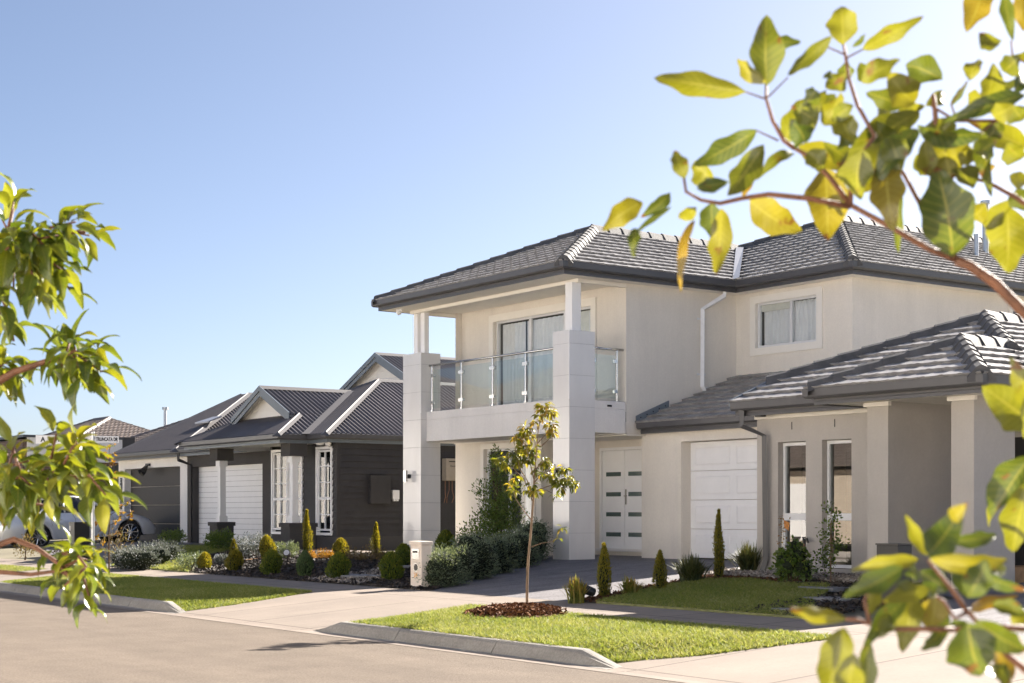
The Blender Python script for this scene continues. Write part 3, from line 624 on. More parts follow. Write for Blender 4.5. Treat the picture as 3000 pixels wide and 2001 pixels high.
# balustrade
mb = MB(); mb.tube([(-29.5, 18.92, 4.76), (-24.67, 18.92, 4.76)], .026, 12); mb.tube([(XA - .07, 19.34, 4.74), (XA - .07, 20.12, 4.74)], .026, 12); rail = mb.build('handrail', M['steel'], H, smooth=True)
PX = [-29.40, -28.23, -27.05, -25.88]
for x in PX:
    mb = MB(); mb.tube([(x, 18.92, 3.73), (x, 18.92, 4.74)], .021, 10); mb.tube([(x, 18.92, 3.73), (x, 18.92, 3.76)], .045, 12)
    for z in (3.93, 4.53): mb.box(x - .085 if x != PX[0] else x, x + .085, 18.89, 18.95, z - .035, z + .035)
    mb.build('baluster', M['steel'], H)
mb = MB(); y = 19.96; mb.tube([(XA - .07, y, 3.7), (XA - .07, y, 4.72)], .021, 10)
for z in (3.90, 4.50): mb.box(XA - .10, XA - .04, y - .085, y, z - .035, z + .035)
mb.build('baluster', M['steel'], H)
for z in (3.90, 4.50): mb = MB(); mb.box(XA - .10, XA - .04, 19.34, 19.40, z - .035, z + .035); mb.build('glass_clamp', M['steel'], H)
for a, b in list(zip(PX, PX[1:] + [-24.69])):
    mb = MB(); mb.quad((a + .05, 18.92, 3.80), (b - .05, 18.92, 3.80), (b - .05, 18.92, 4.66), (a + .05, 18.92, 4.66)); mb.build('glass_panel', M['glass_b'], H)
mb = MB(); mb.quad((XA - .07, 19.37, 3.76), (XA - .07, 19.92, 3.76), (XA - .07, 19.92, 4.62), (XA - .07, 19.37, 4.62)); mb.build('glass_panel', M['glass_b'], H)
# sliding door
mb = MB(); frame(mb, -28.90, -25.08, 3.62, 5.90, 20.105, .16, .034); d = mb.build('sliding_door', M['trim'], H)
mb = MB(); frame(mb, -28.72, -25.24, 3.62, 5.76, 20.20, .055, .07, (-27.47, -26.24), (), .07); mb.build('frame', M['alu'], d)
for a, b in ((-28.66, -27.5), (-27.43, -26.28), (-26.2, -25.3)): pane(a, b, 3.68, 5.7, 20.235, d)
curtain(-28.64, -27.75, 3.6, 5.68, 20.30, d, .14, .03, seed=3); curtain(-27.72, -25.3, 3.6, 5.68, 20.31, d, .18, .035, seed=4)
mb = MB(); mb.box(-26.2, -25.3, 20.29, 20.30, 5.0, 5.69); mb.build('roller_blind', M['blind'], d)
room(-28.72, -25.24, 20.26, 23, 3.56, 5.77, d)
# upper right window
mb = MB(); frame(mb, -23.70, -21.68, 4.75, 5.98, 23.125, .15, .034); d = mb.build('window', M['trim'], H)
mb = MB(); frame(mb, -23.54, -21.79, 4.90, 5.84, 23.20, .05, .07, (-22.60,), (), .06); mb.build('frame', M['alu'], d)
for a, b in ((-23.49, -22.63), (-22.57, -21.84)): pane(a, b, 4.95, 5.79, 23.235, d)
curtain(-23.5, -21.8, 4.9, 5.79, 23.33, d, .11, .03, seed=5)
mb = MB(); mb.box(-23.5, -22.6, 23.27, 23.29, 5.66, 5.83); mb.build('roller_blind', M['blind'], d); room(-23.54, -21.79, 23.255, 26, 4.8, 5.85, d)
# side window on the right wing
mb = MB()
for (a, b, c, e) in ((28.0, 28.1, 4.8, 5.94), (29.9, 30.0, 4.8, 5.94), (28.1, 29.9, 5.84, 5.94), (28.1, 29.9, 4.8, 4.9)): mb.box(XB + .002, XB + .035, a, b, c, e)
d = mb.build('window', M['trim'], H)
mb = MB()
for (a, b, c, e) in ((28.1, 28.15, 4.9, 5.84), (29.85, 29.9, 4.9, 5.84), (28.15, 29.85, 5.79, 5.84), (28.15, 29.85, 4.9, 4.95), (28.75, 28.81, 4.95, 5.79)): mb.box(XB - .11, XB - .05, a, b, c, e)
mb.build('frame', M['alu'], d); mb = MB(); mb.quad((XB - .08, 28.1, 4.9), (XB - .08, 29.9, 4.9), (XB - .08, 29.9, 5.84), (XB - .08, 28.1, 5.84)); mb.build('pane', M['glass_d'], d)
mb = MB(); mb.box(XB - 1.6, XB - .3, 27.9, 30.1, 4.7, 5.95); mb.build('room', M['room'], d)
# lower front window
mb = MB(); frame(mb, -28.98, -26.95, .96, 3.02, 19.935, .12, .034); d = mb.build('window', M['trim'], H)
mb = MB(); frame(mb, -28.86, -27.07, 1.08, 2.90, 20.04, .05, .07, (-28.02,), (), .06); mb.build('frame', M['alu'], d)
for a, b in ((-28.81, -28.05), (-27.99, -27.12)): pane(a, b, 1.13, 2.85, 20.075, d)
curtain(-27.72, -27.1, 1.05, 2.86, 20.25, d, .12, .035, seed=6); room(-28.86, -27.07, 20.12, 22, 1.0, 2.91, d, 'dark')
# front door
mb = MB(); frame(mb, -26.50, -24.90, .72, 2.88, 21.36, .06, .1); d = mb.build('front_door', M['white'], H)
mb = MB(); mb.box(-26.60, -24.85, 21.27, 21.39, .66, .72); mb.build('door_sill', M['slab'], d)
for i, (a, b) in enumerate(((-26.435, -25.70), (-25.69, -24.965))):
    mb = MB(); mb.box(a, b, 21.40, 21.44, .73, 2.815); lf = mb.build('door_leaf', M['white'], d, bev=.003); x0, x1 = (a + .12, b - .12)
    for z in (1.02, 1.45, 1.88, 2.31): g = MB(); g.box(x0, x1, 21.394, 21.405, z - .045, z + .045); g.build('light_panel', M['frost'], lf)
mb = MB(); mb.box(-25.67, -25.62, 21.385, 21.40, 1.66, 1.98); mb.tube([(-25.645, 21.40, 1.84), (-25.645, 21.34, 1.84), (-25.56, 21.34, 1.84)], .012, 8); mb.build('door_handle', M['steel'], d)
# garage door
mb = MB()
for i in range(4):
    z0 = .60 + i * .568; mb.box(-23.07, -20.62, 20.90, 20.94, z0 + .004, z0 + .564)
gd = mb.build('garage_door', M['white'], H)
mb = MB()
for i in range(4):
    z0 = .60 + i * .568
    for k in range(3):
        a = -22.93 + k * 1.16; b = a + .98 if k < 2 else -20.66
        if b - a < .1: continue
        p = [(a, z0 + .11), (b, z0 + .11), (b, z0 + .46), (a, z0 + .46)]; q = [(a + .03, z0 + .14), (b - .03, z0 + .14), (b - .03, z0 + .43), (a + .03, z0 + .43)]
        for j in range(4):
            j2 = (j + 1) % 4; mb.quad((p[j][0], 20.899, p[j][1]), (p[j2][0], 20.899, p[j2][1]), (q[j2][0], 20.886, q[j2][1]), (q[j][0], 20.886, q[j][1]))
        mb.quad(*[(x, 20.886, z) for x, z in q])
mb.build('pressed_panel', M['white'], gd)
# main roof
zg = 6.16
E1 = [(-30.70, 18.30), (-23.78, 18.30), (-23.78, 22.80), (-20.58, 22.80), (-20.58, 36.5)]
eaves(H, [(-30.70, 24, zg), (-30.70, 18.30, zg)] + [(x, y, zg) for x, y in E1[1:]], [-OX, -OY, OX, -OY, OX], M['gutter'], M['gutter'])
mb = MB(); z = 6.068
for q in ([(-30.68, 18.32), (-23.80, 18.32), (-23.80, 20.14), (-30.68, 20.14)], [(-24.14, 20.14), (-23.80, 20.14), (-23.80, 23.16), (-24.14, 23.16)], [(-23.80, 22.82), (-20.60, 22.82), (-20.60, 23.16), (-23.80, 23.16)], [(-20.91, 23.16), (-20.60, 23.16), (-20.60, 36.4), (-20.91, 36.4)], [(-30.68, 20.14), (-30.04, 20.14), (-30.04, 24), (-30.68, 24)]):
    mb.quad(*[(x, y, z) for x, y in q])
mb.build('soffit', M['soffit'], H)
t = math.tan(R(22.5)); x0, x1, yA = -30.80, -23.69, 18.21; ze = 6.275; xm = (x0 + x1) / 2; rA = (x1 - x0) / 2; zA = ze + rA * t; apA = (xm, yA + rA, zA)
xb, yb = -20.49, 22.71; rB = 5.1; apB = (xb - rB, yb + rB, ze + rB * t); xbl = xb - 2 * rB
yv = yb + (zA - ze) / t; vt = (xm, yv, zA)                                   # where ridge A meets the front slope of B
mb = MB()
tile_slope(mb, [(x0, yA, ze), (x1, yA, ze), apA])
tile_slope(mb, [(x1, yA, ze), (x1, yb, ze), vt, apA])
tile_slope(mb, [(x0, 29, ze), (x0, yA, ze), apA, (xm, 29, zA)])
tile_slope(mb, [(xbl, yb, ze), (xb, yb, ze), apB])
tile_slope(mb, [(xb, yb, ze), (xb, 38, ze), (xb - rB, 38, apB[2]), apB])
tile_slope(mb, [(xbl, 38, ze), (xbl, yb, ze), apB, (xb - rB, 38, apB[2])])
rf = mb.build('roof', M['tile'], H)
mb = MB()
cap_line(mb, (x0 + .06, yA + .06, ze), apA, (-1, 1, -.41), (1, -1, -.41)); cap_line(mb, (x1 - .06, yA + .06, ze), apA, (1, 1, -.41), (-1, -1, -.41)); cap_line(mb, apA, vt, (1, 0, -.41), (-1, 0, -.41))
cap_line(mb, (xb - .06, yb + .06, ze), apB, (1, 1, -.41), (-1, -1, -.41)); cap_line(mb, (xbl, yb, ze), apB, (-1, 1, -.41), (1, -1, -.41)); cap_line(mb, apB, (xb - rB, 38, apB[2]), (1, 0, -.41), (-1, 0, -.41))
mb.build('ridge_capping', M['tile_cap'], rf)
mb = MB(); dv = (V(vt) - V((x1, yb, ze))); sd = V((1, 1, 0)).normalized() * .11; a, b = V((x1, yb, ze + .03)), V(vt) + V((0, 0, .03))
mb.add([a + sd * .2 - V((0, .12, 0)), a + V((.13, -.02, .04)), b + V((.13, 0, .05)), b + V((0, -.13, .05))], [(0, 1, 2, 3)]); mb.build('valley_flashing', M['flash'], rf)
def flue(x, y, z0, z1, r, capr, nm, m):
    mb = MB(); mb.tube([(x, y, z0), (x, y, z1)], r, 12)
    if capr: mb.tube([(x, y, z1 - .02), (x, y, z1 + .06)], capr, 12)
    mb.build(nm, M[m], rf)
flue(-24.0, 31.25, 7.4, 8.92, .075, .12, 'flue_pipe', 'galv'); flue(-23.3, 30.0, 7.1, 7.95, .055, 0, 'vent_pipe', 'galv')
# garage roof strip
zs = 3.165; mb = MB(); tile_slope(mb, [(-24.08, 20.34, zs + .11), (-20.2, 20.34, zs + .11), (-20.2, 23.16, zs + .11 + 2.82 * .39), (-24.08, 23.16, zs + .11 + 2.82 * .39)])
mb.build('garage_roof', M['tile'], H)
eaves(H, [(-24.06, 20.45, zs), (-20.2, 20.45, zs)], [-OY, -OY], M['gutter'], M['gutter'])
mb = MB(); mb.box(-24.1, -20.2, 20.46, 20.66, 3.075, 3.085); mb.build('garage_soffit', M['soffit'], H)
mb = MB(); a, b = V((XA + .012, 20.38, 3.30)), V((XA + .012, 21.24, 3.64)); mb.hexa([a, a + V((.035, 0, 0)), b + V((.035, 0, 0)), b], [a + V((0, 0, .13)), a + V((.035, 0, .13)), b + V((.035, 0, .13)), b + V((0, 0, .13))]); fl = mb.build('apron_flashing', M['gutter_b'], H)
for k in range(5): mb = MB(); p = a.lerp(b, .12 + k * .19) + V((.036, 0, .06)); mb.tube([p, p + V((.006, 0, 0))], .014, 8); mb.build('rivet', M['dark'], fl)
# white downpipe
mb = MB(); xd = XA + .05
mb.tube([(-23.86, 22.56, 6.10), (-23.86, 22.56, 5.98), (xd, 22.16, 5.70), (xd, 22.15, 4.10), (xd, 22.2, 4.03), (xd + .02, 22.62, 4.0)], .06, 4); dp = mb.build('downpipe', M['steel_w'], H)
for z in (5.5, 4.35): mb = MB(); mb.box(XA + .002, XA + .03, 22.04, 22.26, z - .02, z + .02); mb.build('pipe_clip', M['steel_w'], dp)
for y in (22.32, 22.44, 22.56): mb = MB(); mb.tube([(xd + .05, y, 4.02), (xd + .085, y, 4.02)], .03, 8); mb.build('spreader_hole', M['dark'], dp)
cm = onY(1169, 907, 18.55)
mb = MB(); mb.tube([(cm.x, cm.y, 6.07), (cm.x, cm.y, 6.03)], .07, 12); mb.tube([(cm.x, cm.y, 6.03), (cm.x, cm.y - .01, 5.97), (cm.x, cm.y - .02, 5.94)], [.055, .06, .02], 12); mb.build('security_camera', M['white'], H, smooth=True)

# ------------------------------------------------------------------ taupe house at right
T = thing('single_storey_house', 'taupe rendered single storey house with a tiled hip roof at right', 'house', (-15, 18, .45))
G2 = .40; zt = 3.06
mb = MB()
wall_cells(mb, 'Y', 18.0, -18.28, -15.16, G2, zt, [(-17.81, -17.21, .62, 2.61, .17), (-16.87, -16.27, .62, 2.61, .17)])
wall_cells(mb, 'X', -18.28, 18, 30, G2, zt)
mb.box(-15.16, -14.78, 17.1, 19.6, G2, zt); mb.box(-13.69, -13.32, 17.1, 17.97, G2, zt)
wall_cells(mb, 'Y', 19.6, -14.8, -12, G2, zt); wall_cells(mb, 'X', -13.35, 20.6, 30, G2, zt); wall_cells(mb, 'Y', 30, -18.28, -13, G2, zt)
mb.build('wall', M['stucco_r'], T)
mb = MB(); mb.box(-13.75, -13.34, 17.97, 20.6, G2, .75); mb.build('porch_step', M['timber'], T)
mb = MB(); mb.box(-14.7, -13.5, 19.5, 19.58, .5, 2.6); mb.build('front_door', M['black'], T)
for x, m in ((-17.54, 0), (-16.6, 1)):
    fx0, fx1 = (-17.80, -17.22) if not m else (-16.86, -16.28)
    mb = MB(); frame(mb, fx0, fx1, .64, 2.60, 18.10, .05, .07); mb.box(fx0 + .05, fx1 - .05, 18.095, 18.17, 1.37, 1.48); d = mb.build('window', M['alu'], T)
    pane(fx0 + .05, fx1 - .05, .69, 1.37, 18.135, d, 'glass_r'); pane(fx0 + .05, fx1 - .05, 1.48, 2.55, 18.135, d, 'glass_r')
    mb = MB(); mb.box(fx0 + .02, fx1 - .02, 18.5, 18.52, .6, 2.6); mb.build('blind', M['room'], d)
    mb = MB(); mb.box(fx0 - .01, fx1 + .01, 17.985, 18.0, .58, .635); mb.build('sill', M['stucco_r'], d)
for x, z in ((-17.75, 2.86), (-16.85, 2.86)):
    mb = MB(); mb.box(x + .24, x + .25, 17.992, 18.0, z - .06, z + .06); mb.build('weep_vent', M['dark'], T)
z3 = 3.13
def eav(line, outs): eaves(T, [(x, y, z3) for x, y in line], outs, M['gutter'], M['gutter'])
eav([(-18.42, 17.65), (-15.72, 17.65), (-15.72, 16.60), (-12.82, 16.60), (-12.82, 30)], [-OY, -OX, -OY, OX])
mb = MB(); z = 3.052
for q in ([(-18.4, 17.67), (-15.7, 17.67), (-15.7, 18.0), (-18.4, 18.0)], [(-15.7, 16.62), (-12.84, 16.62), (-12.84, 19.6), (-15.7, 19.6)], [(-13.35, 19.6), (-12.84, 19.6), (-12.84, 30), (-13.35, 30)]): mb.quad(*[(x, y, z) for x, y in q])
mb.build('soffit', M['soffit'], T)
for a, b, c, d in ((-15.2, -14.74, 17.06, 17.12), (-13.73, -13.28, 17.06, 17.12), (-18.3, -15.2, 17.955, 17.998)): mb = MB(); mb.box(a, b, c, d, 2.99, 3.05); mb.build('cornice', M['trim'], T)
ze2 = 3.245; t2 = .414; xr = -12.73; yf = 17.56; ap = (-16.0, yf + 3.27, ze2 + 3.27 * t2); xlv = -18.45
hl = (xlv, yf + .85, ze2 + .85 * t2)
px0, px1, pyf = -15.81, xr, 16.51; pm = (px0 + px1) / 2; pr = (px1 - px0) / 2; pa = (pm, pyf + pr, ze2 + pr * t2); pv = (pm, yf + pr, ze2 + pr * t2)
mb = MB()
tile_slope(mb, [(xlv, yf, ze2), (px0, yf, ze2), pv, ap, hl])
tile_slope(mb, [(xr, yf, ze2), (xr, 30, ze2), (-16, 30, ap[2]), ap])
tile_slope(mb, [(px0, pyf, ze2), (px1, pyf, ze2), pa]); tile_slope(mb, [(px1, pyf, ze2), (px1, yf, ze2), pv, pa]); tile_slope(mb, [(px0, yf, ze2), (px0, pyf, ze2), pa, pv])
mb.add([(xlv, 30, hl[2]), hl, ap, (-16, 30, ap[2])], [(0, 1, 2, 3)])
rf2 = mb.build('roof', M['tile'], T)
mb = MB(); k = (1, 1, -.41); k2 = (-1, -1, -.41)
cap_line(mb, hl, ap, (-1, 1, -.41), (1, -1, -.41)); 
cap_line(mb, V(pv) + V((.15, -.15, -.06)), ap, k, k2); cap_line(mb, ap, (-16, 30, ap[2]), (1, 0, -.41), (-1, 0, -.41))
cap_line(mb, (px1 - .05, pyf + .05, ze2), pa, k, k2); cap_line(mb, (px0 + .05, pyf + .05, ze2), pa, (-1, 1, -.41), (1, -1, -.41)); cap_line(mb, pa, pv, (1, 0, -.41), (-1, 0, -.41))
mb.build('ridge_capping', M['tile_cap'], rf2)
mb = MB(); mb.hexa([V((xlv - .03, yf, ze2 - .05)), V((xlv + .02, yf, ze2 - .05)), V((xlv + .02, hl[1], hl[2] - .05)), V((xlv - .03, hl[1], hl[2] - .05))], [V((xlv - .03, yf, ze2 + .05)), V((xlv + .02, yf, ze2 + .05)), V((xlv + .02, hl[1], hl[2] + .05)), V((xlv - .03, hl[1], hl[2] + .05))]); mb.build('barge_trim', M['gutter_b'], rf2)
mb = MB(); mb.tube([(-18.22, 17.60, 3.13), (-18.22, 17.60, 2.88), (-18.02, 17.90, 2.72), (-18.02, 17.93, .75), (-18.06, 17.88, .52)], .055, 4); mb.build('downpipe', M['gutter'], T)
mb = MB(); mb.tube([(-17.95, 17.75, 3.05), (-17.95, 17.75, 3.015)], .09, 14); mb.build('sensor_light', M['black'], T)

# ------------------------------------------------------------------ charcoal weatherboard house
D = thing('single_storey_house', 'charcoal weatherboard house with small cream gables and white garage door', 'house', (-40, 20.5, .5))
def boards(mb, ax, pos, u0, u1, z0, z1, holes=(), h=.165, out=.03, sgn=-1):
    n = round((z1 - z0) / h); h = (z1 - z0) / n
    def P(u, d, z): return V((u, pos + sgn * d, z)) if ax == 'Y' else V((pos + sgn * d, u, z))
    for i in range(n):
        a, b = z0 + i * h, z0 + (i + 1) * h; iv = [(u0, u1)]
        for q in holes:
            if q[2] < b - .01 and q[3] > a + .01:
                iv = [s for x, y in iv for s in ((x, min(y, q[0])), (max(x, q[1]), y)) if s[1] - s[0] > .005]
        for x, y in iv:
            mb.quad(P(x, out, a), P(y, out, a), P(y, .0, b), P(x, .0, b)); mb.quad(P(x, -.02, a), P(y, -.02, a), P(y, out, a), P(x, out, a))
Yw = 20.3; xc = -36.16
W1 = (-39.84, -38.0, .88, 3.24); W2 = (-37.24, -36.36, .88, 3.24)
mb = MB(); boards(mb, 'Y', Yw, -39.97, xc - .06, .85, 3.34, [W1, W2]); boards(mb, 'X', xc, Yw + .06, 34, .85, 3.34, (), sgn=1); mb.build('weatherboard_wall', M['wb'], D)
mb = MB(); mb.box(xc - .07, xc + .02, Yw - .02, Yw + .07, .85, 3.34); mb.build('corner_stop', M['wb'], D)
mb = MB(); mb.box(-39.97, xc + .03, Yw - .03, Yw + .2, .2, .85); mb.box(xc - .2, xc + .028, Yw + .2, 34, .2, .849)
wall_cells(mb, 'Y', 21.5, -48.32, -39.9, .2, 3.34, [(-47.95, -42.86, .2, 2.98, .3)]); wall_cells(mb, 'X', -39.97, Yw, 21.5, .2, 3.34); wall_cells(mb, 'Y', 34, -48.3, xc, .2, 3.34); wall_cells(mb, 'X', -48.32, 21.5, 34, .2, 3.34)
mb.build('rendered_wall', M['render_d'], D)
mb = MB(); n = 15
for i in range(n): z0 = .45 + i * 2.53 / n; mb.box(-47.95, -42.86, 21.74, 21.78, z0 + .005, z0 + 2.53 / n - .005)
gw = mb.build('garage_door', M['white'], D); mb = MB(); mb.box(-47.95, -42.86, 21.765, 21.79, .45, 2.98); mb.build('panel_seam', M['grout'], gw)
for (a, b, c, e), nx in ((W1, 3), (W2, 1)):
    mb = MB(); frame(mb, a, b, c, e, Yw - .05, .07, .11); d = mb.build('window', M['white'], D); f = MB()
    i0, i1, j0, j1 = a + .075, b - .075, c + .12, e - .09; zs_ = [j0 + (j1 - j0) * k / 5 for k in range(1, 5)]
    if nx == 3:
        w3 = (i1 - i0) / 2; frame(f, i0, i0 + w3 - .02, j0, j1, Yw - .02, .05, .06, (i0 + w3 / 2 - .01,), zs_, .03); frame(f, i0 + w3 + .02, i1, j0, j1, Yw - .02, .05, .06, (i0 + 1.5 * w3 + .01,), zs_, .03)
    else: frame(f, i0, i1, j0, j1, Yw - .02, .05, .06, ((i0 + i1) / 2,), zs_, .03)
    f.box(i0, i1, Yw - .03, Yw + .03, zs_[1] - .035, zs_[1] + .035); f.build('sash', M['white'], d); pane(i0, i1, j0, j1, Yw + .02, d, 'glass')
    room(i0, i1, Yw + .1, Yw + 1.5, j0, j1, d, 'dark')
def pillar(cx, cy, ext):
    mb = MB(); mb.box(cx - .26, cx + .26, cy - .26, cy + .26 + ext, .2, 1.10); mb.box(cx - .30, cx + .30, cy - .30, cy + .30 + ext, 1.10, 1.21); p = mb.build('pillar', M['render_d'], D, bev=.006)
    mb = MB(); mb.box(cx - .13, cx + .13, cy - .13, cy + .13, 1.21, 1.39); mb.box(cx - .09, cx + .09, cy - .09, cy + .09, 1.39, 2.82); mb.box(cx - .13, cx + .13, cy - .13, cy + .13, 2.82, 2.99); mb.build('post', M['white'], p, bev=.005)
    mb = MB(); mb.box(cx - .26, cx + .26, cy - .26, cy + .26, 2.99, 3.36); mb.build('capital', M['render_d'], p, bev=.006)
pillar(-41.92, 19.72, .0); pillar(-37.46, 19.72, .3)
z4 = 3.42
eaves(D, [(-43.2, 21.1, z4), (-43.17, 21.1, z4), (-43.17, 19.1, z4), (-37.08, 19.1, z4), (-37.08, 19.95, z4), (-36.03, 19.95, z4), (-36.03, 34, z4)], [-OY, -OX, -OY, OX, -OY, OX], M['gutter'], M['gutter_b'])
eaves(D, [(-48.3, 21.1, z4), (-43.2, 21.1, z4)], [-OY, -OY], M['gutter'], M['gutter_b'])
mb = MB(); z = 3.335
for q in ([(-43.15, 19.12), (-37.1, 19.12), (-37.1, 21.5), (-43.15, 21.5)], [(-37.1, 19.97), (-36.05, 19.97), (-36.05, 20.3), (-37.1, 20.3)], [(-36.16, 20.3), (-36.05, 20.3), (-36.05, 34), (-36.16, 34)], [(-48.3, 21.12), (-43.15, 21.12), (-43.15, 21.5), (-48.3, 21.5)]): mb.quad(*[(x, y, z) for x, y in q])
mb.build('soffit', M['soffit'], D)
ze3 = 3.545; t3 = math.tan(R(25))
pxl, pxr, pyf = -43.27, -36.97, 19.0; pm = (pxl + pxr) / 2; gy = 20.34; dg = gy - pyf; zg1 = ze3 + dg * t3; pk = (pm, gy, ze3 + (pxr - pxl) / 2 * t3)
wxr, wyf = -35.93, 19.85; wr = 3.92; wa = (wxr - wr, wyf + wr, ze3 + wr * t3); yend = wyf + (pk[2] - ze3) / t3
mb = MB()
corr_slope(mb, [(pxl, pyf, ze3), (pxr, pyf, ze3), (pxr - dg, gy, zg1), (pxl + dg, gy, zg1)])
corr_slope(mb, [(pxr, pyf, ze3), (pxr, wyf, ze3), (pxr - dg - .0, wyf + dg, zg1), (pxr - dg, gy, zg1)]); corr_slope(mb, [(pxr - dg, gy - .3, zg1), (pxr - dg, wyf + dg, zg1), (pm, yend, pk[2]), (pm, gy - .3, pk[2])])
corr_slope(mb, [(pxl, 23.5, ze3), (pxl, pyf, ze3), (pxl + dg, gy, zg1), (pxl + dg, 23.5, zg1)]); corr_slope(mb, [(pxl + dg, yend, zg1), (pxl + dg, gy - .3, zg1), (pm, gy - .3, pk[2]), (pm, yend, pk[2])])
corr_slope(mb, [(wxr - 2 * wr, wyf, ze3), (wxr, wyf, ze3), wa]); corr_slope(mb, [(wxr, wyf, ze3), (wxr, 34, ze3), (wa[0], 34, wa[2]), wa]); corr_slope(mb, [(wxr - 2 * wr, 34, ze3), (wxr - 2 * wr, wyf, ze3), wa, (wa[0], 34, wa[2])])
corr_slope(mb, [(-48.2, 21.0, ze3), (-43.1, 21.0, ze3), (-43.1, 24.5, ze3 + 3.5 * t3), (-48.2, 24.5, ze3 + 3.5 * t3)])
g2y, g2x, g2z = 26.0, -43.28, 6.55
corr_slope(mb, [(-36.6, g2y - .3, 3.55), (-36.6, 40, 3.55), (g2x, 40, g2z), (g2x, g2y - .3, g2z)]); corr_slope(mb, [(-50.0, 40, 3.55), (-50.0, g2y - .3, 3.55), (g2x, g2y - .3, g2z), (g2x, 40, g2z)])
rf3 = mb.build('roof', M['corr'], D, smooth=True)
mb = MB(); q = .4663
sW = (-.7, .0, -.7 * q); 
def hipcap(A, B, w=.17): cap_strip(mb, A, B, (1, 0, -q), (0, -1, -q), w)
hipcap((wxr, wyf, ze3), wa); cap_strip(mb, wa, (wa[0], 34, wa[2]), (1, 0, -q), (-1, 0, -q)); cap_strip(mb, (wxr - 2 * wr, wyf, ze3), wa, (-1, 0, -q), (0, -1, -q))
hipcap((pxr, pyf, ze3), (pxr - dg, gy, zg1)); cap_strip(mb, (pxl, pyf, ze3), (pxl + dg, gy, zg1), (-1, 0, -q), (0, -1, -q)); cap_strip(mb, (pm, gy - .32, pk[2]), (pm, yend, pk[2]), (1, 0, -q), (-1, 0, -q)); cap_strip(mb, (g2x, g2y - .3, g2z), (g2x, 40, g2z), (1, 0, -q), (-1, 0, -q))
mb.build('ridge_capping', M['cap_m'], rf3)
mb = MB(); a, b = V((pxr, wyf, ze3 + .025)), V((pm, yend, pk[2] + .025)); s = V((.10, 0, .047)), V((0, -.10, -.0)); mb.add([a + V((.16, 0, -.0)), b + V((.16, 0, .0)), b + V((-.0, -.16, 0)), a + V((0, -.16, 0))], [(0, 1, 2, 3)]); mb.build('valley_flashing', M['cap_m'], rf3)
def gable(pk, half, drop, y, yo):
    """gable wall with boards, soffit and two layers of barge board; pk: peak x,z"""
    x, z = pk; mb = MB(); n = max(3, round(drop / .19)); h = drop / n
    for i in range(n):
        a, b = z - drop + i * h, z - drop + (i + 1) * h; w1, w2 = half * (z - a) / drop, half * (z - b) / drop
        mb.quad((x - w1, y - .016, a), (x + w1, y - .016, a), (x + w2, y, b), (x - w2, y, b)); mb.quad((x - w1, y + .01, a), (x + w1, y + .01, a), (x + w1, y - .016, a), (x - w1, y - .016, a))
    g = mb.build('gable', M['trim'], D); mb = MB()
    for sg in (-1, 1): mb.quad((x, yo, z - .06), (x, y, z - .06), (x + sg * half, y, z - drop - .06), (x + sg * half, yo, z - drop - .06))
    mb.build('gable_soffit', M['soffit'], g); mb = MB(); e = half * 1.0; k = drop / half
    for sg in (-1, 1):
        for (o, d0, d1) in ((0, -.05, .10), (.03, .115, .24)):
            A, B = V((x, yo - .03 + o, z)), V((x + sg * e, yo - .03 + o, z - drop)); dn0, dn1 = V((0, 0, -d0)), V((0, 0, -d1)); t_ = V((0, .03, 0))
            mb.hexa([A + dn1, B + dn1, B + dn1 + t_, A + dn1 + t_], [A + dn0, B + dn0, B + dn0 + t_, A + dn0 + t_])
    mb.build('barge_board', M['gutter_b'], g)
gable((pm, pk[2]), pxr - dg - pm + .0, pk[2] - zg1, gy, gy - .3)
gable((g2x, g2z), 2.4, 1.08, g2y, g2y - .3)
mb = MB(); mb.tube([(-47.9, 21.0, 3.4), (-47.9, 21.0, 3.2), (-47.93, 21.42, 3.05), (-47.93, 21.42, .4)], .06, 4); mb.build('downpipe', M['black'], D)
mb = MB(); mb.box(xc + .02, xc + .16, 21.24, 21.86, 1.72, 2.48); mb.build('switchboard', M['wb'], D, bev=.008)
mb = MB(); mb.box(xc + .02, xc + .10, 21.96, 22.17, 1.84, 2.09); mb.box(xc + .03, xc + .11, 21.98, 22.04, 1.79, 1.84); mb.box(xc + .03, xc + .11, 22.08, 22.14, 1.79, 1.84); mb.build('meter_box', M['white'], D, bev=.01)
mb = MB(); mb.box(xc + .02, xc + .25, 23.57, 23.98, 2.36, 2.97); wh = mb.build('water_heater', M['heater'], D, bev=.02)
mb = MB(); mb.box(xc + .2505, xc + .254, 23.66, 23.93, 2.87, 2.895); mb.build('vent_slot', M['dark'], wh)
text('Rinnai', .07, M['signtxt'], wh, (xc + .252, 23.79, 2.76), (OY,), depth=.001)
mb = MB()
for y, e in ((23.62, .02), (23.75, -.06), (23.85, .07)): mb.tube([(xc + .12, y, 2.36), (xc + .12, y, 2.1), (xc + .1, y + e, 1.9), (xc + .05, y + e * .5, 1.75)], .012, 6)
mb.build('water_pipe', M['copper'], wh)
for y in (Yw - .2,):
    mb = MB(); mb.tube([(-36.75, Yw - .18, 3.335), (-36.75, Yw - .18, 3.27)], [.16, .07], 12); mb.tube([(-36.32, Yw - .14, 3.33), (-36.32, Yw - .2, 3.24)], .07, 10); mb.build('security_light', M['white'], D)

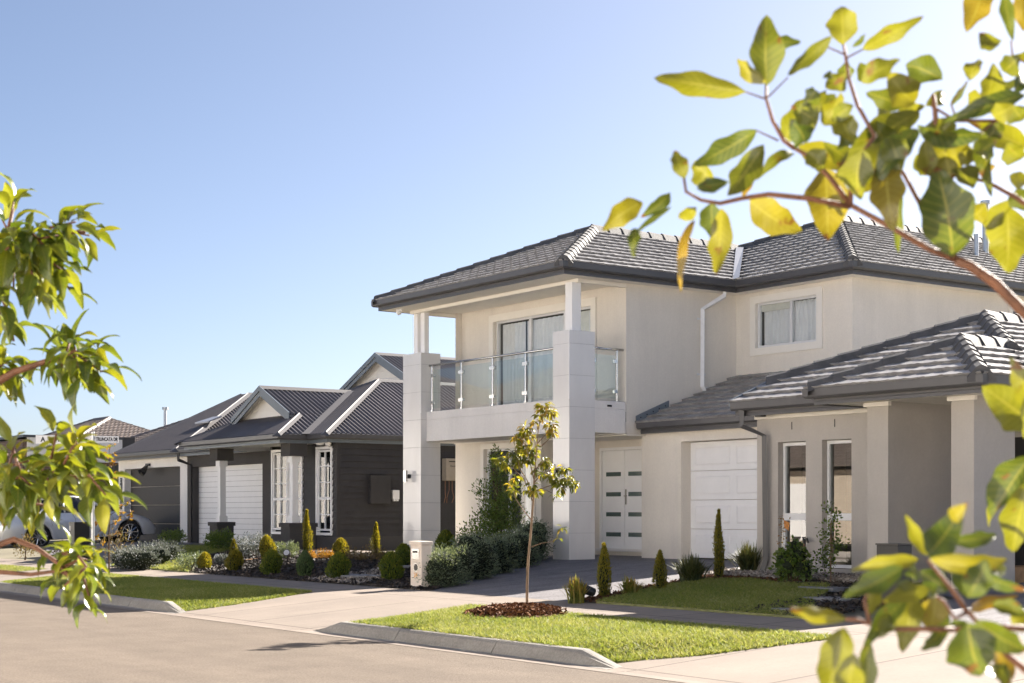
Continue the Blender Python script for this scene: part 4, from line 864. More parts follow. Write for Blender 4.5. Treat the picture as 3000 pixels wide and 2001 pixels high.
# ------------------------------------------------------------------ white garage house further along
Wt = thing('single_storey_house', 'white rendered house with dark garage door under a corrugated roof', 'house', (-51, 22, .5))
mb = MB(); wall_cells(mb, 'Y', 21.5, -54.3, -48.33, .2, 3.34, [(-53.75, -48.9, .2, 3.03, .28)]); wall_cells(mb, 'X', -54.3, 21.5, 34, .2, 3.34); wall_cells(mb, 'X', -48.33, 21.5, 34, .2, 3.34); wall_cells(mb, 'Y', 34, -54.3, -48.33, .2, 3.34); mb.build('wall', M['white_r'], Wt)
mb = MB()
for i in range(4): mb.box(-53.75, -48.9, 21.74, 21.78, .45 + i * .645 + .005, .45 + (i + 1) * .645 - .005)
mb.build('garage_door', M['door_d'], Wt)
eaves(Wt, [(-54.6, 21.1, z4), (-48.3, 21.1, z4)], [-OY, -OY], M['gutter'], M['gutter'])
mb = MB(); mb.quad((-54.5, 21.12, 3.336), (-48.3, 21.12, 3.336), (-48.3, 21.5, 3.336), (-54.5, 21.5, 3.336)); mb.build('soffit', M['soffit'], Wt)
la = (-53.0, 26.0, ze3 + 5 * t3); mb = MB()
corr_slope(mb, [(-53.6, 21.0, ze3), (-48.1, 21.0, ze3), la, (-53.6, 26.0, la[2])]); corr_slope(mb, [(-48.1, 21.0, ze3), (-48.1, 38, ze3), (la[0], 38, la[2]), la]); rf4 = mb.build('roof', M['corr'], Wt, smooth=True)
mb = MB(); cap_strip(mb, (-48.1, 21.0, ze3), la, (1, 0, -q), (0, -1, -q), .22); cap_strip(mb, la, (la[0], 38, la[2]), (1, 0, -q), (-1, 0, -q)); cap_strip(mb, (-53.6, 21, ze3), (-53.6, 26, la[2]), (1, 0, 0), (-1, 0, -.5), .1); mb.build('ridge_capping', M['cap_m'], rf4)
a = V((-49.95, 22.95, ze3 + 1.95 * t3 + .12)); mb = MB(); mb.hexa([a + V((-1.0, 0, 0)), a + V((.1, 0, 0)), a + V((.1, .5, .2)), a + V((-.6, .5, .2))], [a + V((-1.0, 0, .05)), a + V((.1, 0, .05)), a + V((.1, .5, .25)), a + V((-.6, .5, .25))]); mb.build('trough_flashing', M['flash'], rf4)
p = onY(433, 1360, 21.46); mb = MB(); mb.box(p.x - .15, p.x + .15, 21.43, 21.5, 3.1, 3.18)
for dx, dz in ((-.14, -.12), (.06, -.2), (.16, -.06)): mb.tube([(p.x + dx * .5, 21.42, 3.1), (p.x + dx, 21.30, 3.06 + dz), (p.x + dx * 1.3, 21.2, 3.0 + dz)], [.03, .06, .085], 8)
mb.build('floodlight', M['black'], Wt)
mb = MB(); mb.box(-54.12, -53.95, 21.475, 21.498, 1.6, 2.72); pl = mb.build('name_plaque', M['black'], Wt)
for i, ch in enumerate('CRADW'): text(ch, .2, M['sign'], pl, (-54.035, 21.47, 2.60 - i * .215), (OX,), depth=.002)
# timber batten gate beside it
mb = MB()
for i in range(10): x = -55.6 + i * .13; mb.box(x, x + .045, 21.6, 21.64, .45, 3.2)
gt = tag(mb.build('batten_gate', M['black']), 'black vertical batten screen beside the white garage house', 'screen')
mb = MB(); mb.box(-55.7, -54.32, 21.66, 21.7, .4, 3.22); mb.build('backing', M['dark'], gt)
# houses beyond
def hip_house(label, x0, x1, y0, y1, zb, ze, pitch, wm, rm, tile=True, name='house'):
    h = thing(name, label, 'house', ((x0 + x1) / 2, (y0 + y1) / 2, zb)); mb = MB(); mb.box(x0 + .5, x1 - .5, y0 + .5, y1 - .5, zb, ze); mb.build('wall', wm, h)
    k = math.tan(R(pitch)); mb = MB(); e = ze + .12; w2 = min(x1 - x0, y1 - y0) / 2
    if x1 - x0 <= y1 - y0: A, B = (x0 + w2, y0 + w2, e + w2 * k), (x0 + w2, y1 - w2, e + w2 * k)
    else: A, B = (x0 + w2, y0 + w2, e + w2 * k), (x1 - w2, y0 + w2, e + w2 * k)
    c = [(x0, y0, e), (x1, y0, e), (x1, y1, e), (x0, y1, e)]
    S = [[c[0], c[1], A], [c[1], c[2], B, A], [c[2], c[3], B], [c[3], c[0], A, B]] if x1 - x0 <= y1 - y0 else [[c[0], c[1], B, A], [c[1], c[2], B], [c[2], c[3], A, B], [c[3], c[0], A]]
    for s in S: tile_slope(mb, s, roll=.03)
    r = mb.build('roof', rm, h); mb = MB(); f = (1, 1, -.4); g = (-1, -1, -.4)
    cap_line(mb, c[0], A, (-1, 1, -.4), (1, -1, -.4)); cap_line(mb, c[1], A if x1 - x0 <= y1 - y0 else B, f, g); cap_line(mb, A, B, (1, 0, -.4) if x1 - x0 <= y1 - y0 else (0, 1, -.4), (-1, 0, -.4) if x1 - x0 <= y1 - y0 else (0, -1, -.4)); mb.build('ridge_capping', rm, r)
    eaves(h, [(x0 + .1, y1, ze), (x0 + .1, y0 + .1, ze), (x1 - .1, y0 + .1, ze), (x1 - .1, y1, ze)], [-OX, -OY, OX], M['gutter'], M['gutter'])
    return h
hb = hip_house('brown tiled hip roof house behind the white parapet house', -86, -69, 31, 52, .4, 4.3, 23, M['brick_br'], M['tile_brown'])
hip_house('brown tiled roof house at the far left edge', -118, -98, 33, 50, .4, 4.4, 23, M['brick_br'], M['tile_brown'])
p = onY(484, 1222, 40); dd = (p - V((0, 0, EYE))).dot(FW); zz = lambda y: EYE + (1500 - y) / F * dd
mb = MB(); mb.tube([(p.x, 40, 4.2), (p.x, 40, zz(1196))], .10, 10); mb.tube([(p.x, 40, zz(1200)), (p.x, 40, zz(1193))], .2, 10); fp = mb.build('flue_pipe', M['galv'], hb)
Pp = thing('modern_house', 'modern house with a white parapet band above brown brick at far left', 'house', (-76, 27, .4))
mb = MB(); mb.box(-84, -75.05, 24.9, 31, .3, 5.0); mb.build('brick_wall', M['brick_br'], Pp)
mb = MB(); mb.box(-75.05, -74.9, 25.1, 29.85, 3.95, 5.1); mb.build('parapet_band', M['white_r'], Pp)
mb = MB(); mb.box(-84, -74.86, 24.86, 29.9, 5.1, 5.22); mb.build('parapet_capping', M['gutter'], Pp)
mb = MB(); mb.box(-77, -74.88, 29.86, 30.5, 3.2, 5.24); mb.build('end_panel', M['render_d'], Pp)
mb = MB(); mb.box(-75.04, -74.98, 25.6, 26.8, 1.3, 2.6); d = mb.build('window', M['black'], Pp); mb = MB(); mb.box(-75.0, -74.96, 25.68, 26.72, 1.38, 2.52); mb.build('pane', M['glass_d'], d)
# houses across the road behind the camera: cream one mirrored in windows, white ones added to bounce sun
setting(drape('driveway', [(-95, -8.4), (30, -8.4), (30, -2.6), (-95, -2.6)], M['bounce_paving'], .03)); setting(drape('driveway', [(-95, -1.2), (30, -1.2), (30, 1.1), (-95, 1.1)], M['bounce_paving'], .03))  # unseen pale sheets added to bounce sunlight onto the shaded fronts
for i, (x0, x1, top, yf_, lab) in enumerate(((-92, -71, 6.4, -5.6, 'added white two storey bounce light house furthest down the street'), (-70.4, -50.5, 6.4, -5.6, 'added white two storey bounce light house opposite the white garage house'), (-49, -31, 3.1, -8, 'cream brick house across the road mirrored in taupe house windows'), (-30, -12, 6.4, -5.6, 'added white two storey bounce light house facing the cream house'), (-11.4, 6.6, 6.4, -5.6, 'added white two storey bounce light house behind the camera'), (7.2, 26, 6.4, -5.6, 'added white two storey bounce light house at the near end'))):
    h = hip_house(lab, x0, x1, yf_ - 14, yf_, .3, top, 23, M['brick_cr'] if top < 4 else M['white_bounce'], M['tile_brown'])
    yw = yf_ - .5; mb = MB(); mb.box(x0 + 2, x0 + 6.8, yw - .02, yw + .03, .4, 2.6); mb.build('garage_door', M['white'], h)
    mb = MB(); mb.box(x1 - 6, x1 - 3.6, yw - .02, yw + .04, 1.0, 2.5); mb.build('window', M['white'], h)
    mb = MB(); mb.box(x1 - 8.4, x1 - 7.4, yw - .02, yw + .04, .4, 2.6); mb.build('front_door', M['black'], h)

# ------------------------------------------------------------------ plants
def rot_to(n):
    return V((0, 0, 1)).rotation_difference(V(n)).to_matrix()
def leaf_strip(mb, base, tip, width, up, rnd, fold=.25, curl=.12, nl=6, wave=0., pow_=1., shift=.42, stalk=.0, rg=random, twist=0., bend=0.):
    """one blade from base to tip: folded along the midrib, curled, twisted and bent along its length"""
    base, tip = V(base), V(tip); ax = tip - base; L = ax.length; ax.normalize(); side = ax.cross(V(up))
    if side.length < 1e-3: side = ax.cross(V((1, .2, 0)))
    side.normalize(); nrm = side.cross(ax); rows = []; ph = rg.uniform(0, 6); uv = []
    for i in range(nl + 1):
        f = i / nl; g = f ** (math.log(.5) / math.log(shift)); w = width * .5 * max(0, math.sin(math.pi * g)) ** (.85 * pow_)
        if i == 0: w = width * .02
        if .62 < f < 1: w *= 1 - .22 * math.sin((f - .62) / .38 * math.pi)          # drawn-out tip
        t_ = twist * (f - .3); sd = side * math.cos(t_) + nrm * math.sin(t_); nm = nrm * math.cos(t_) - side * math.sin(t_)
        c = base + ax * L * (stalk + (1 - stalk) * f) + nrm * curl * L * (4 * f * (1 - f) - f * f * .6) + side * bend * L * math.sin(math.pi * f)
        wv = wave * width * math.sin(f * 11 + ph); wv2 = wave * width * math.sin(f * 10 + ph + 2); w1, w2 = w * (1 + wave * 1.1 * math.sin(f * 17 + ph)), w * (1 + wave * 1.1 * math.sin(f * 15 + ph * 2))
        rows += [c - sd * w1 + nm * (fold * w + wv), c - sd * w1 * .5 + nm * (fold * w * .42 + wv * .4), c, c + sd * w2 * .5 + nm * (fold * w * .42 + wv2 * .4), c + sd * w2 + nm * (fold * w + wv2)]
        uv += [(u, f, L) for u in (-1, -.5, 0, .5, 1)]
    fs = [(5 * i + k, 5 * i + k + 1, 5 * i + k + 6, 5 * i + k + 5) for i in range(nl) for k in range(4)]
    mb.add(rows, fs, rnd); mb.a += uv
def tiny_leaf(mb, p, d, n, l, w, rnd):
    p, d = V(p), V(d).normalized(); s = d.cross(V(n)); s = s.normalized() if s.length > 1e-4 else V((1, 0, 0))
    mb.add([p, p + d * l * .5 + s * w, p + d * l, p + d * l * .5 - s * w], [(0, 1, 2, 3)], rnd)
def rdir(rg): 
    z = rg.uniform(-1, 1); a = rg.uniform(0, 6.2832); r = math.sqrt(1 - z * z); return V((r * math.cos(a), r * math.sin(a), z))
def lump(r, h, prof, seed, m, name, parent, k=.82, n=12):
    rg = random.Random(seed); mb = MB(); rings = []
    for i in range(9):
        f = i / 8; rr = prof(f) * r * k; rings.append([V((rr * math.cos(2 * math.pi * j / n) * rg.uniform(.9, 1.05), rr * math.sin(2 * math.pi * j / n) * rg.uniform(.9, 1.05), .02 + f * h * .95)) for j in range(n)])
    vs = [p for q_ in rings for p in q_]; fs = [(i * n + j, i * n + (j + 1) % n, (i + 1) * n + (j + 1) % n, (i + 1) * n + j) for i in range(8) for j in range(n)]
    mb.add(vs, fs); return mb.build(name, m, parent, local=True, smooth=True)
def conifer(label, loc, r, h, prof, m, n, seed, group, spray=.06, bare=.0, ragged=0.):
    t = thing('conifer_shrub', label, 'shrub', loc, group); rg = random.Random(seed); mb = MB()
    bumps = [(rg.uniform(0, 6.28), rg.uniform(0, 1), rg.uniform(-.22 - ragged * .3, .24 + ragged * .3)) for _ in range(18)]
    for _ in range(n):
        f = rg.random() ** .9; a = rg.uniform(0, 6.2832); k = 1 + sum(b * math.exp(-((math.cos(a - a0) - 1) ** 2 * 3 + (f - f0) ** 2 * 22)) for a0, f0, b in bumps)
        rr = prof(f) * r * k * rg.uniform(.78, 1.04) * (1 + (rg.uniform(0, ragged) if rg.random() < .12 else 0)); p = V((rr * math.cos(a), rr * math.sin(a), bare + f * h * rg.uniform(.97, 1.02)))
        out = V((math.cos(a), math.sin(a), .15)); d = (out * rg.uniform(.2, .7) + V((0, 0, rg.uniform(.45, 1.1))) + rdir(rg) * .35).normalized()
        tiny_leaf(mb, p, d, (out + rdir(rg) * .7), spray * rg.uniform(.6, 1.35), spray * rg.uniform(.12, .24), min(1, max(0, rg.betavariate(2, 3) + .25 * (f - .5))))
    mb.build('foliage', m, t, local=True); lump(r, h, prof, seed + 1, M['core'], 'branches', t, .78).location = (0, 0, bare)  # the branches object is a dark lump added inside to block light
    mb = MB(); mb.tube([(0, 0, -.05), (0, 0, bare + h * .3)], [.022, .018], 6); mb.build('trunk', M['stem'], t, local=True); return t
egg = lambda f: (math.sin(math.pi * min(1, (f * .93 + .07)) ** .8)) ** .62
cone = lambda f: max(.06, (1 - f) ** .75 * (1 if f > .15 else .6 + f * 2.7)) * (1.0 if f < .7 else .9)
proto = {}
def put_conifer(key, label, px, base_y, z, w, hgt, group):
    """px, base_y: where its foot stands; w/hgt metres"""
    p = onZ(px, base_y, z)
    q_ = proto[key]
    if q_.get('used'): o = copy_tree(q_['o'])
    else: o = q_['o']; q_['used'] = 1
    o.location = (p.x, p.y, z - .02); o.scale = (w / q_['w'], w / q_['w'], hgt / q_['h']); o.rotation_euler = (0, 0, random.uniform(0, 6.28)); tag(o, label, 'shrub', group); return o
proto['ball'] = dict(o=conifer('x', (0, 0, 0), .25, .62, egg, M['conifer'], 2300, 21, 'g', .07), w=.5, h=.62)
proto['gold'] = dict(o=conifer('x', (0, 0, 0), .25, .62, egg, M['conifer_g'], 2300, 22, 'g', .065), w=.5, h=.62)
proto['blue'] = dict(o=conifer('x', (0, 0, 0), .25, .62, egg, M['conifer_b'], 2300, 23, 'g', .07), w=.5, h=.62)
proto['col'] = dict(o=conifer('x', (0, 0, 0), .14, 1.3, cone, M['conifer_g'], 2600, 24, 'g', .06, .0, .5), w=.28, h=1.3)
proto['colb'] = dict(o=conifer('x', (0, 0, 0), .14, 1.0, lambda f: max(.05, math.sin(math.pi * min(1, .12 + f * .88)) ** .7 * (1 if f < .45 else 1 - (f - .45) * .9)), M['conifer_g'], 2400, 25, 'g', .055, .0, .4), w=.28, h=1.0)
GB = 'round clipped conifers in the mulch bed'; GC = 'slim gold conifers in the mulch bed'; GD = 'slim conifers along the driveway edge'
def zb(px, y, g=.24): # solve ground height at that foot
    d = ray(px, y); t = 10.
    while t < 90:
        if EYE + d.z * t <= g0(d.x * t, d.y * t) + .03: return EYE + d.z * t
        t += .02
    return g
for key, lab, px, y, wpx, hpx in [
    ('gold', 'small gold tipped ball conifer at the left end of mulch bed', 600, 1668, 41, 50), ('gold', 'gold edged ball conifer beside the orange timber edging', 690, 1674, 49, 63),
    ('gold', 'tall yellow rimmed ball conifer behind the timber edging', 781, 1640, 46, 70), ('ball', 'green egg shaped conifer in front of the yellow rimmed one', 795, 1684, 51, 73),
    ('blue', 'blue green ball conifer below the tall gold spire', 894, 1690, 46, 74), ('gold', 'ball conifer standing at the concrete entry slab', 998, 1630, 45, 53),
    ('ball', 'large egg shaped conifer in the middle of mulch bed', 992, 1696, 59, 76), ('ball', 'broad dark ball conifer in front beside the grey stepping pavers', 1146, 1700, 60, 82),
    ('ball', 'dark ball conifer just left of the cream letterbox', 1182, 1664, 52, 70), ('ball', 'dark ball conifer half hidden between left column and hedge', 1306, 1636, 56, 80)]:
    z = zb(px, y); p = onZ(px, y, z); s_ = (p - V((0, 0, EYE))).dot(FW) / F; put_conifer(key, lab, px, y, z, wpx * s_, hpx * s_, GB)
for key, lab, px, y, wpx, hpx, g in [
    ('colb', 'short gold conifer spire behind the gold edged ball', 685, 1636, 21, 58, GC), ('col', 'tall gold conifer spire in front of the right dark pillar', 899, 1628, 27, 134, GC), ('col', 'gold conifer spire standing against the black weatherboard wall', 1102, 1626, 27, 96, GC),
    ('colb', 'slim conifer beside the front flax clump on the driveway edge', 1769, 1750, 36, 158, GD), ('colb', 'slim conifer between two flax clumps on driveway edge', 1934, 1728, 34, 117, GD), ('col', 'tallest slim conifer in front of the white garage door', 2106, 1694, 33, 200, GD)]:
    z = zb(px, y); p = onZ(px, y, z); s_ = (p - V((0, 0, EYE))).dot(FW) / F; put_conifer(key, lab, px, y, z, wpx * s_, hpx * s_, g)
# strappy clumps
def tussock(label, px, y, wpx, hpx, n, m, seed, group, spread=.8, bw=.014):
    z = zb(px, y); p = onZ(px, y, z); k = (p - V((0, 0, EYE))).dot(FW) / F; W, Hh = wpx * k / 2, hpx * k
    t = thing('flax_clump', label, 'grass plant', (p.x, p.y, z - .02), group); rg = random.Random(seed); mb = MB()
    for _ in range(n):
        a = rg.uniform(0, 6.2832); e = rg.random() ** .7 * spread; h = Hh * rg.uniform(.72, 1.0) * (1 - .35 * e); r = W * e * rg.uniform(.85, 1.15); b = V((rg.gauss(0, .16) * W, rg.gauss(0, .16) * W, 0))
        d = V((math.cos(a), math.sin(a), 0)); pts = [b + d * r * f ** 1.5 + V((0, 0, h * (f - .22 * e * f ** 3))) for f in (0, .25, .5, .75, 1)]; s = d.cross(V((0, 0, 1))); s = (s + rdir(rg) * .5).normalized(); w_ = bw * rg.uniform(.6, 1.2); r_ = rg.betavariate(2, 2.5)
        for i in range(4):
            w0, w1 = w_ * (1, 1, .9, .65, .08)[i], w_ * (1, 1, .9, .65, .08)[i + 1]; mb.quad(pts[i] - s * w0, pts[i] + s * w0, pts[i + 1] + s * w1, pts[i + 1] - s * w1, min(1, r_ + .12 * i))
    mb.build('leaves', m, t, local=True); return t
GF = 'flax clumps along the driveway'
tussock('yellow tipped flax clump at the footpath end of driveway', 1688, 1765, 104, 92, 260, M['strap'], 31, GF, .75)
tussock('small open flax clump between two slim conifers', 1845, 1741, 96, 70, 130, M['strap'], 32, GF, 1.0)
tussock('large dark flax clump in front of the cream garage wall', 2025, 1706, 126, 104, 420, M['straplow'], 33, GF, 1.0)
tussock('dark flax clump in front of white garage door by taupe wall', 2190, 1676, 120, 108, 380, M['straplow'], 34, GF, .95)
# leafy shrubs
def cloud(t, m, blobs, n, l, w, seed, up=.3, name='foliage'):
    rg = random.Random(seed); mb = MB(); tot = sum(b[1] ** 2 for b in blobs)
    for c, r, *sq in blobs:
        sz = sq[0] if sq else 1.
        for _ in range(int(n * r * r / tot)):
            d = rdir(rg); p = V(c) + V((d.x * r, d.y * r, d.z * r * sz)) * (rg.random() ** .45) * rg.uniform(.85, 1.12)
            if p.z < .01: p.z = rg.uniform(.01, .12)
            o = (d + V((0, 0, up)) + rdir(rg) * .7); tiny_leaf(mb, p, o, rdir(rg), l * rg.uniform(.6, 1.3), w * rg.uniform(.7, 1.2), rg.betavariate(2, 2.6))
    return mb.build(name, m, t, local=True)
def stems(t, m, paths, r0=.012):
    mb = MB()
    for p in paths: mb.tube(p, [r0 * (1 - .7 * i / (len(p) - 1)) for i in range(len(p))], 5)
    return mb.build('stems', m, t, local=True)
def bush(name, label, loc, blobs, m, n, l, w, seed, group=None, cat='shrub', core=True, up=.3):
    t = thing(name, label, cat, loc, group); cloud(t, m, blobs, n, l, w, seed, up); rg = random.Random(seed)
    stems(t, M['stem'], [[(rg.uniform(-.05, .05), rg.uniform(-.05, .05), -.03), V(c) * .5 + V((0, 0, .05)), V(c)] for c, r, *_ in blobs])
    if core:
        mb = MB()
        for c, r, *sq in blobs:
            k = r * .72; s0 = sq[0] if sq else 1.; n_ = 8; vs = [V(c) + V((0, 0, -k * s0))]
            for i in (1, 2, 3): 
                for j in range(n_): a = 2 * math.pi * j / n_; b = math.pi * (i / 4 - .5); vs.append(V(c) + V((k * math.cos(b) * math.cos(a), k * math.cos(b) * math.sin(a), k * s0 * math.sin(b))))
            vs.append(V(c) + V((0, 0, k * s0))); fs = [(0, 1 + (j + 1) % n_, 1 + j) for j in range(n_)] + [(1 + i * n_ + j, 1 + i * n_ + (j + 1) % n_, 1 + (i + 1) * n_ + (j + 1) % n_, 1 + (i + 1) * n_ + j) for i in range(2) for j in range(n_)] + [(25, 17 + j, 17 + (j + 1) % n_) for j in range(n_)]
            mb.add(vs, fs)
        mb.build('branches', M['core'], t, local=True)  # dark lumps added within the leaf blobs to block light
    return t
GH = 'grey green hedge shrubs along the driveway'
hx = [(-21.35, 14.15, .58, .46), (-21.95, 15.05, .70, .50), (-22.65, 16.05, .56, .46), (-23.35, 17.0, .60, .48), (-24.15, 17.95, .74, .50)]
labs = ['grey green hedge shrub touching the cream letterbox', 'tall grey green hedge shrub behind the letterbox shrub', 'low grey green hedge shrub in the middle of hedge', 'grey green hedge shrub in front of the lower window', 'grey green hedge shrub at the house end of hedge']
for i, (x, y, h, r) in enumerate(hx):
    rg = random.Random(50 + i); bl = [((0, 0, h * .5), r, .85)] + [((rg.uniform(-.5, .5) * r, rg.uniform(-.6, .6) * r, h * rg.uniform(.45, .85)), r * rg.uniform(.35, .6)) for _ in range(7)] + [((rg.uniform(-.4, .4) * r, rg.uniform(-.5, .5) * r, h * .25), r * .75, .5) for _ in range(3)]
    bush('hedge_shrub', labs[i], (x - .42, y + .1, g0(x, y) + .02), bl, M['hedge'], 9000, .05, .0085, 60 + i, GH)
p = onY(1455, 1560, 18.4); rg = random.Random(5); bl = []
for k in range(34):
    f = k / 33; a = rg.uniform(0, 6.28); r = .62 * (1 - f) ** .8 * rg.uniform(.2, 1); bl.append(((r * math.cos(a) + .06 - .1 * f, r * math.sin(a), .3 + f * 1.95), .36 * (1 - f) + .085))
bush('tall_shrub', 'tall dark green shrub growing in front of the lower window', (p.x, 18.4, g0(p.x, 18.4)), bl, M['dkgreen'], 7500, .06, .015, 71, None, 'shrub', False, .8)
# bronze low plants in front of the slab
for i, (px, y, r, m, lab) in enumerate([(912, 1640, .13, 'rust', 'orange low plant just right of the tall gold spire'), (945, 1640, .15, 'rust', 'orange bronze low plant left of slab conifer'), (966, 1638, .12, 'rust', 'orange bronze plant touching the slab conifer'), (1024, 1642, .2, 'drycl', 'dull bronze low plant right of the slab conifer'), (1056, 1644, .14, 'drycl', 'smallest dull bronze plant on the slab edge'), (1088, 1646, .24, 'drycl', 'dull bronze low plant below the wall side spire'), (1118, 1642, .16, 'drycl', 'dull bronze plant left of the broad ball conifer')]):
    z = zb(px, y); p = onZ(px, y, z); bush('low_plant', lab, p, [((0, 0, r * .7), r, .9), ((r * .6, 0, r * .5), r * .6), ((-r * .6, .1, r * .5), r * .6)], M[m], 420, .045, .009, 80 + i, 'bronze plants along the entry slab', 'plant', False, .9)
for i, (px, y, r, h, m, lab, l, w_) in enumerate([(645, 1612, .42, .5, 'dkgreen', 'dark green bush at the foot of the left dark pillar', .07, .018), (745, 1632, .55, .5, 'silver', 'silver green perennial bush in front of white garage door', .055, .012), (835, 1636, .32, .36, 'hedge', 'grey green plant with pale spikes beside the garden spotlight', .05, .01), (560, 1668, .34, .32, 'hedge', 'grey low plant at the corner of shaded lawn', .05, .01), (505, 1598, .45, .42, 'dkgreen', 'dark green bush left of the downpipe on charcoal house', .06, .014), (655, 1655, .16, .22, 'silver', 'small variegated plant beside the left garden spotlight', .04, .009)]):
    z = zb(px, y); p = onZ(px, y, z); bush('bush', lab, p, [((0, 0, h * .5), r, h / r * .55), ((r * .5, .1, h * .6), r * .5), ((-r * .5, -.1, h * .55), r * .55), ((0, .2, h * .8), r * .4)], M[m], 1500, l, w_, 90 + i, 'small bushes in front of the charcoal house', 'shrub', False, .6)
# flowering groundcover by the car
fl_ = []
for i, (px, y, r) in enumerate([(402, 1668, .55), (440, 1658, .6), (478, 1646, .55), (372, 1664, .5)]):
    z = zb(px, y); p = onZ(px, y, z); bush('flowering_bush', ['white flowering silver bush under the car nose', 'white flowering silver bush in the middle of the row', 'white flowering silver bush nearest to the dark garage', 'white flowering silver bush beside the bare sapling'][i], p, [((0, 0, .2), r, .6), ((r * .6, .1, .25), r * .6, .7), ((-r * .6, 0, .25), r * .6, .7)], M['silver'], 1600, .05, .012, 110 + i, 'white flowering bushes beside the car', 'shrub', True, .5)
# climbing rose, sapling shrub at the taupe house
z = zb(2319, 1708); p = onZ(2319, 1708, z); rg = random.Random(8)
rs = bush('rose_bush', 'dark green rose bush with a tall cane and orange tag at taupe wall', p, [((0, 0, .25), .24, .9), ((.1, .05, .42), .15), ((-.13, 0, .36), .15), ((.22, 0, .24), .15), ((-.2, .05, .18), .16), ((.04, 0, .56), .09), ((.3, 0, .16), .1)], M['dkgreen'], 950, .075, .027, 120, None, 'shrub', True, .1)
c_ = onZ(2292, 1700, z) - p; mb = MB(); mb.tube([c_, c_ + V((.0, 0, .6)), c_ + V((.02, 0, 1.05))], [.012, .01, .006], 6); mb.build('cane', M['trim'], rs, local=True)
mb = MB(); tg = c_ + V((.06, -.02, .86)); mb.hexa([tg + V((0, 0, -.05)), tg + V((.05, .04, -.10)), tg + V((.05, .045, -.10)), tg + V((0, .005, -.05))], [tg + V((-.01, 0, .06)), tg + V((.06, .05, .02)), tg + V((.06, .055, .02)), tg + V((-.01, .005, .06))]); mb.build('label_tag', M['pink'], rs, local=True)
mb = MB()
for k in range(70): f = rg.random(); q_ = c_ + V((rg.gauss(0, .035), rg.gauss(0, .03), .15 + f * .85)); tiny_leaf(mb, q_, rdir(rg), rdir(rg), .045, .012, rg.random())
mb.build('dry_leaves', M['rust'], rs, local=True)
z = zb(2434, 1700); p = onZ(2434, 1702, z); rg = random.Random(9)
t = thing('sapling', 'thin upright sapling with small leaves between tap and porch pier', 'shrub', p); bl = [((rg.uniform(-.16, .18) * (1.1 - k / 13), rg.uniform(-.1, .1), .25 + k * .068), .10) for k in range(13)] + [((-.2, 0, .36), .12), ((.2, 0, .5), .11), ((.22, 0, .62), .09), ((-.13, 0, .2), .12)]
cloud(t, M['dkgreen'], bl, 620, .05, .017, 130, .3); stems(t, M['bark'], [[(0, 0, -.02), (0, 0, .5), (.01, 0, 1.1)]] + [[(0, 0, .15 + .1 * k), V(c) * .6 + V((0, 0, .08)), V(c)] for k, (c, r) in enumerate(bl[:8])], .011)
# tap on a standpipe
z = zb(2372, 1676); p = onZ(2372, 1678, z); p.y = min(p.y, 17.9)
t = thing('garden_tap', 'brown garden tap standpipe between rose bush and thin sapling', 'tap', p); mb = MB(); mb.tube([(0, 0, -.03), (0, 0, .46)], .018, 10); mb.build('standpipe', M['copper'], t, local=True)
mb = MB(); mb.tube([(0, 0, .45), (0, 0, .52), (.06, -.01, .53), (.09, -.01, .47)], [.024, .03, .024, .018], 10); mb.tube([(-.03, 0, .55), (.03, 0, .55)], .012, 8); mb.build('tap_head', M['brown_black'], t, local=True)
# garden spotlights
for px, y, lab, s_ in [(640, 1650, 'black garden spotlight beside the small gold ball conifer', 1), (843, 1638, 'black garden spotlight at the end of the timber edging', 1), (1727, 1756, 'black garden spotlight behind the front flax clump', -1)]:
    z = zb(px, y); p = onZ(px, y, z); t = thing('garden_spotlight', lab, 'garden light', p, 'garden spotlights in the beds')
    mb = MB(); mb.tube([(0, 0, -.05), (0, 0, .08)], .012, 8); mb.build('spike', M['black'], t, local=True); d = V((.5 * s_, -.5, .25)).normalized(); o_ = V((0, 0, .12))
    mb = MB(); mb.tube([o_ - d * .09, o_ - d * .07, o_ + d * .09, o_ + d * .10], [.03, .06, .075, .08], 14); hd = mb.build('lamp_head', M['black'], t, local=True); mb = MB(); mb.tube([o_ + d * .100, o_ + d * .104], .066, 14); mb.build('lens', M['lamp'], hd, local=True)

# ------------------------------------------------------------------ letterboxes
z = .22; a = onZ(1203.5, 1727, z); t = thing('letterbox', 'cream rendered pillar letterbox with steel slot beside the hedge', 'letterbox', a)
mb = MB(); mb.box(-.01, .33, 0, .19, -.05, .74); mb.build('pillar', M['cream'], t, local=True, bev=.006); mb = MB(); mb.box(-.03, .35, -.02, .21, .742, .80); mb.build('cap', M['cream'], t, local=True, bev=.006)
mb = MB(); mb.box(.04, .26, -.012, 0, .50, .68); sl_ = mb.build('mail_plate', M['steel'], t, local=True, bev=.003); mb = MB(); mb.box(.08, .22, -.016, -.011, .61, .64); mb.build('mail_slot', M['dark'], sl_, local=True)
mb = MB(); mb.tube([(.16, -.004, .37), (.16, .0, .37)], .075, 20); r_ = mb.build('paper_ring', M['steel'], t, local=True); mb = MB(); mb.tube([(.16, -.006, .37), (.16, -.0, .37)], .055, 20); mb.build('paper_hole', M['brown_black'], r_, local=True)
o = text('24', .11, M['gold'], t, (.155, -.004, .24), (OX,), 'number', depth=.003)
o.matrix_parent_inverse = Matrix.Identity(4)
p = onZ(2618, 1795, .25); t = thing('letterbox', 'black rectangular letterbox in front of the taupe porch', 'letterbox', (p.x, p.y, .25))
mb = MB(); mb.box(-.17, .17, -.12, .14, -.03, .84); mb.build('pillar', M['black'], t, local=True, bev=.005); mb = MB(); mb.box(-.13, .02, -.124, -.12, .66, .69); mb.build('mail_slot', M['dark'], t, local=True); mb = MB(); mb.box(-.18, .18, -.13, .15, .841, .86); mb.build('cap', M['brown_black'], t, local=True)
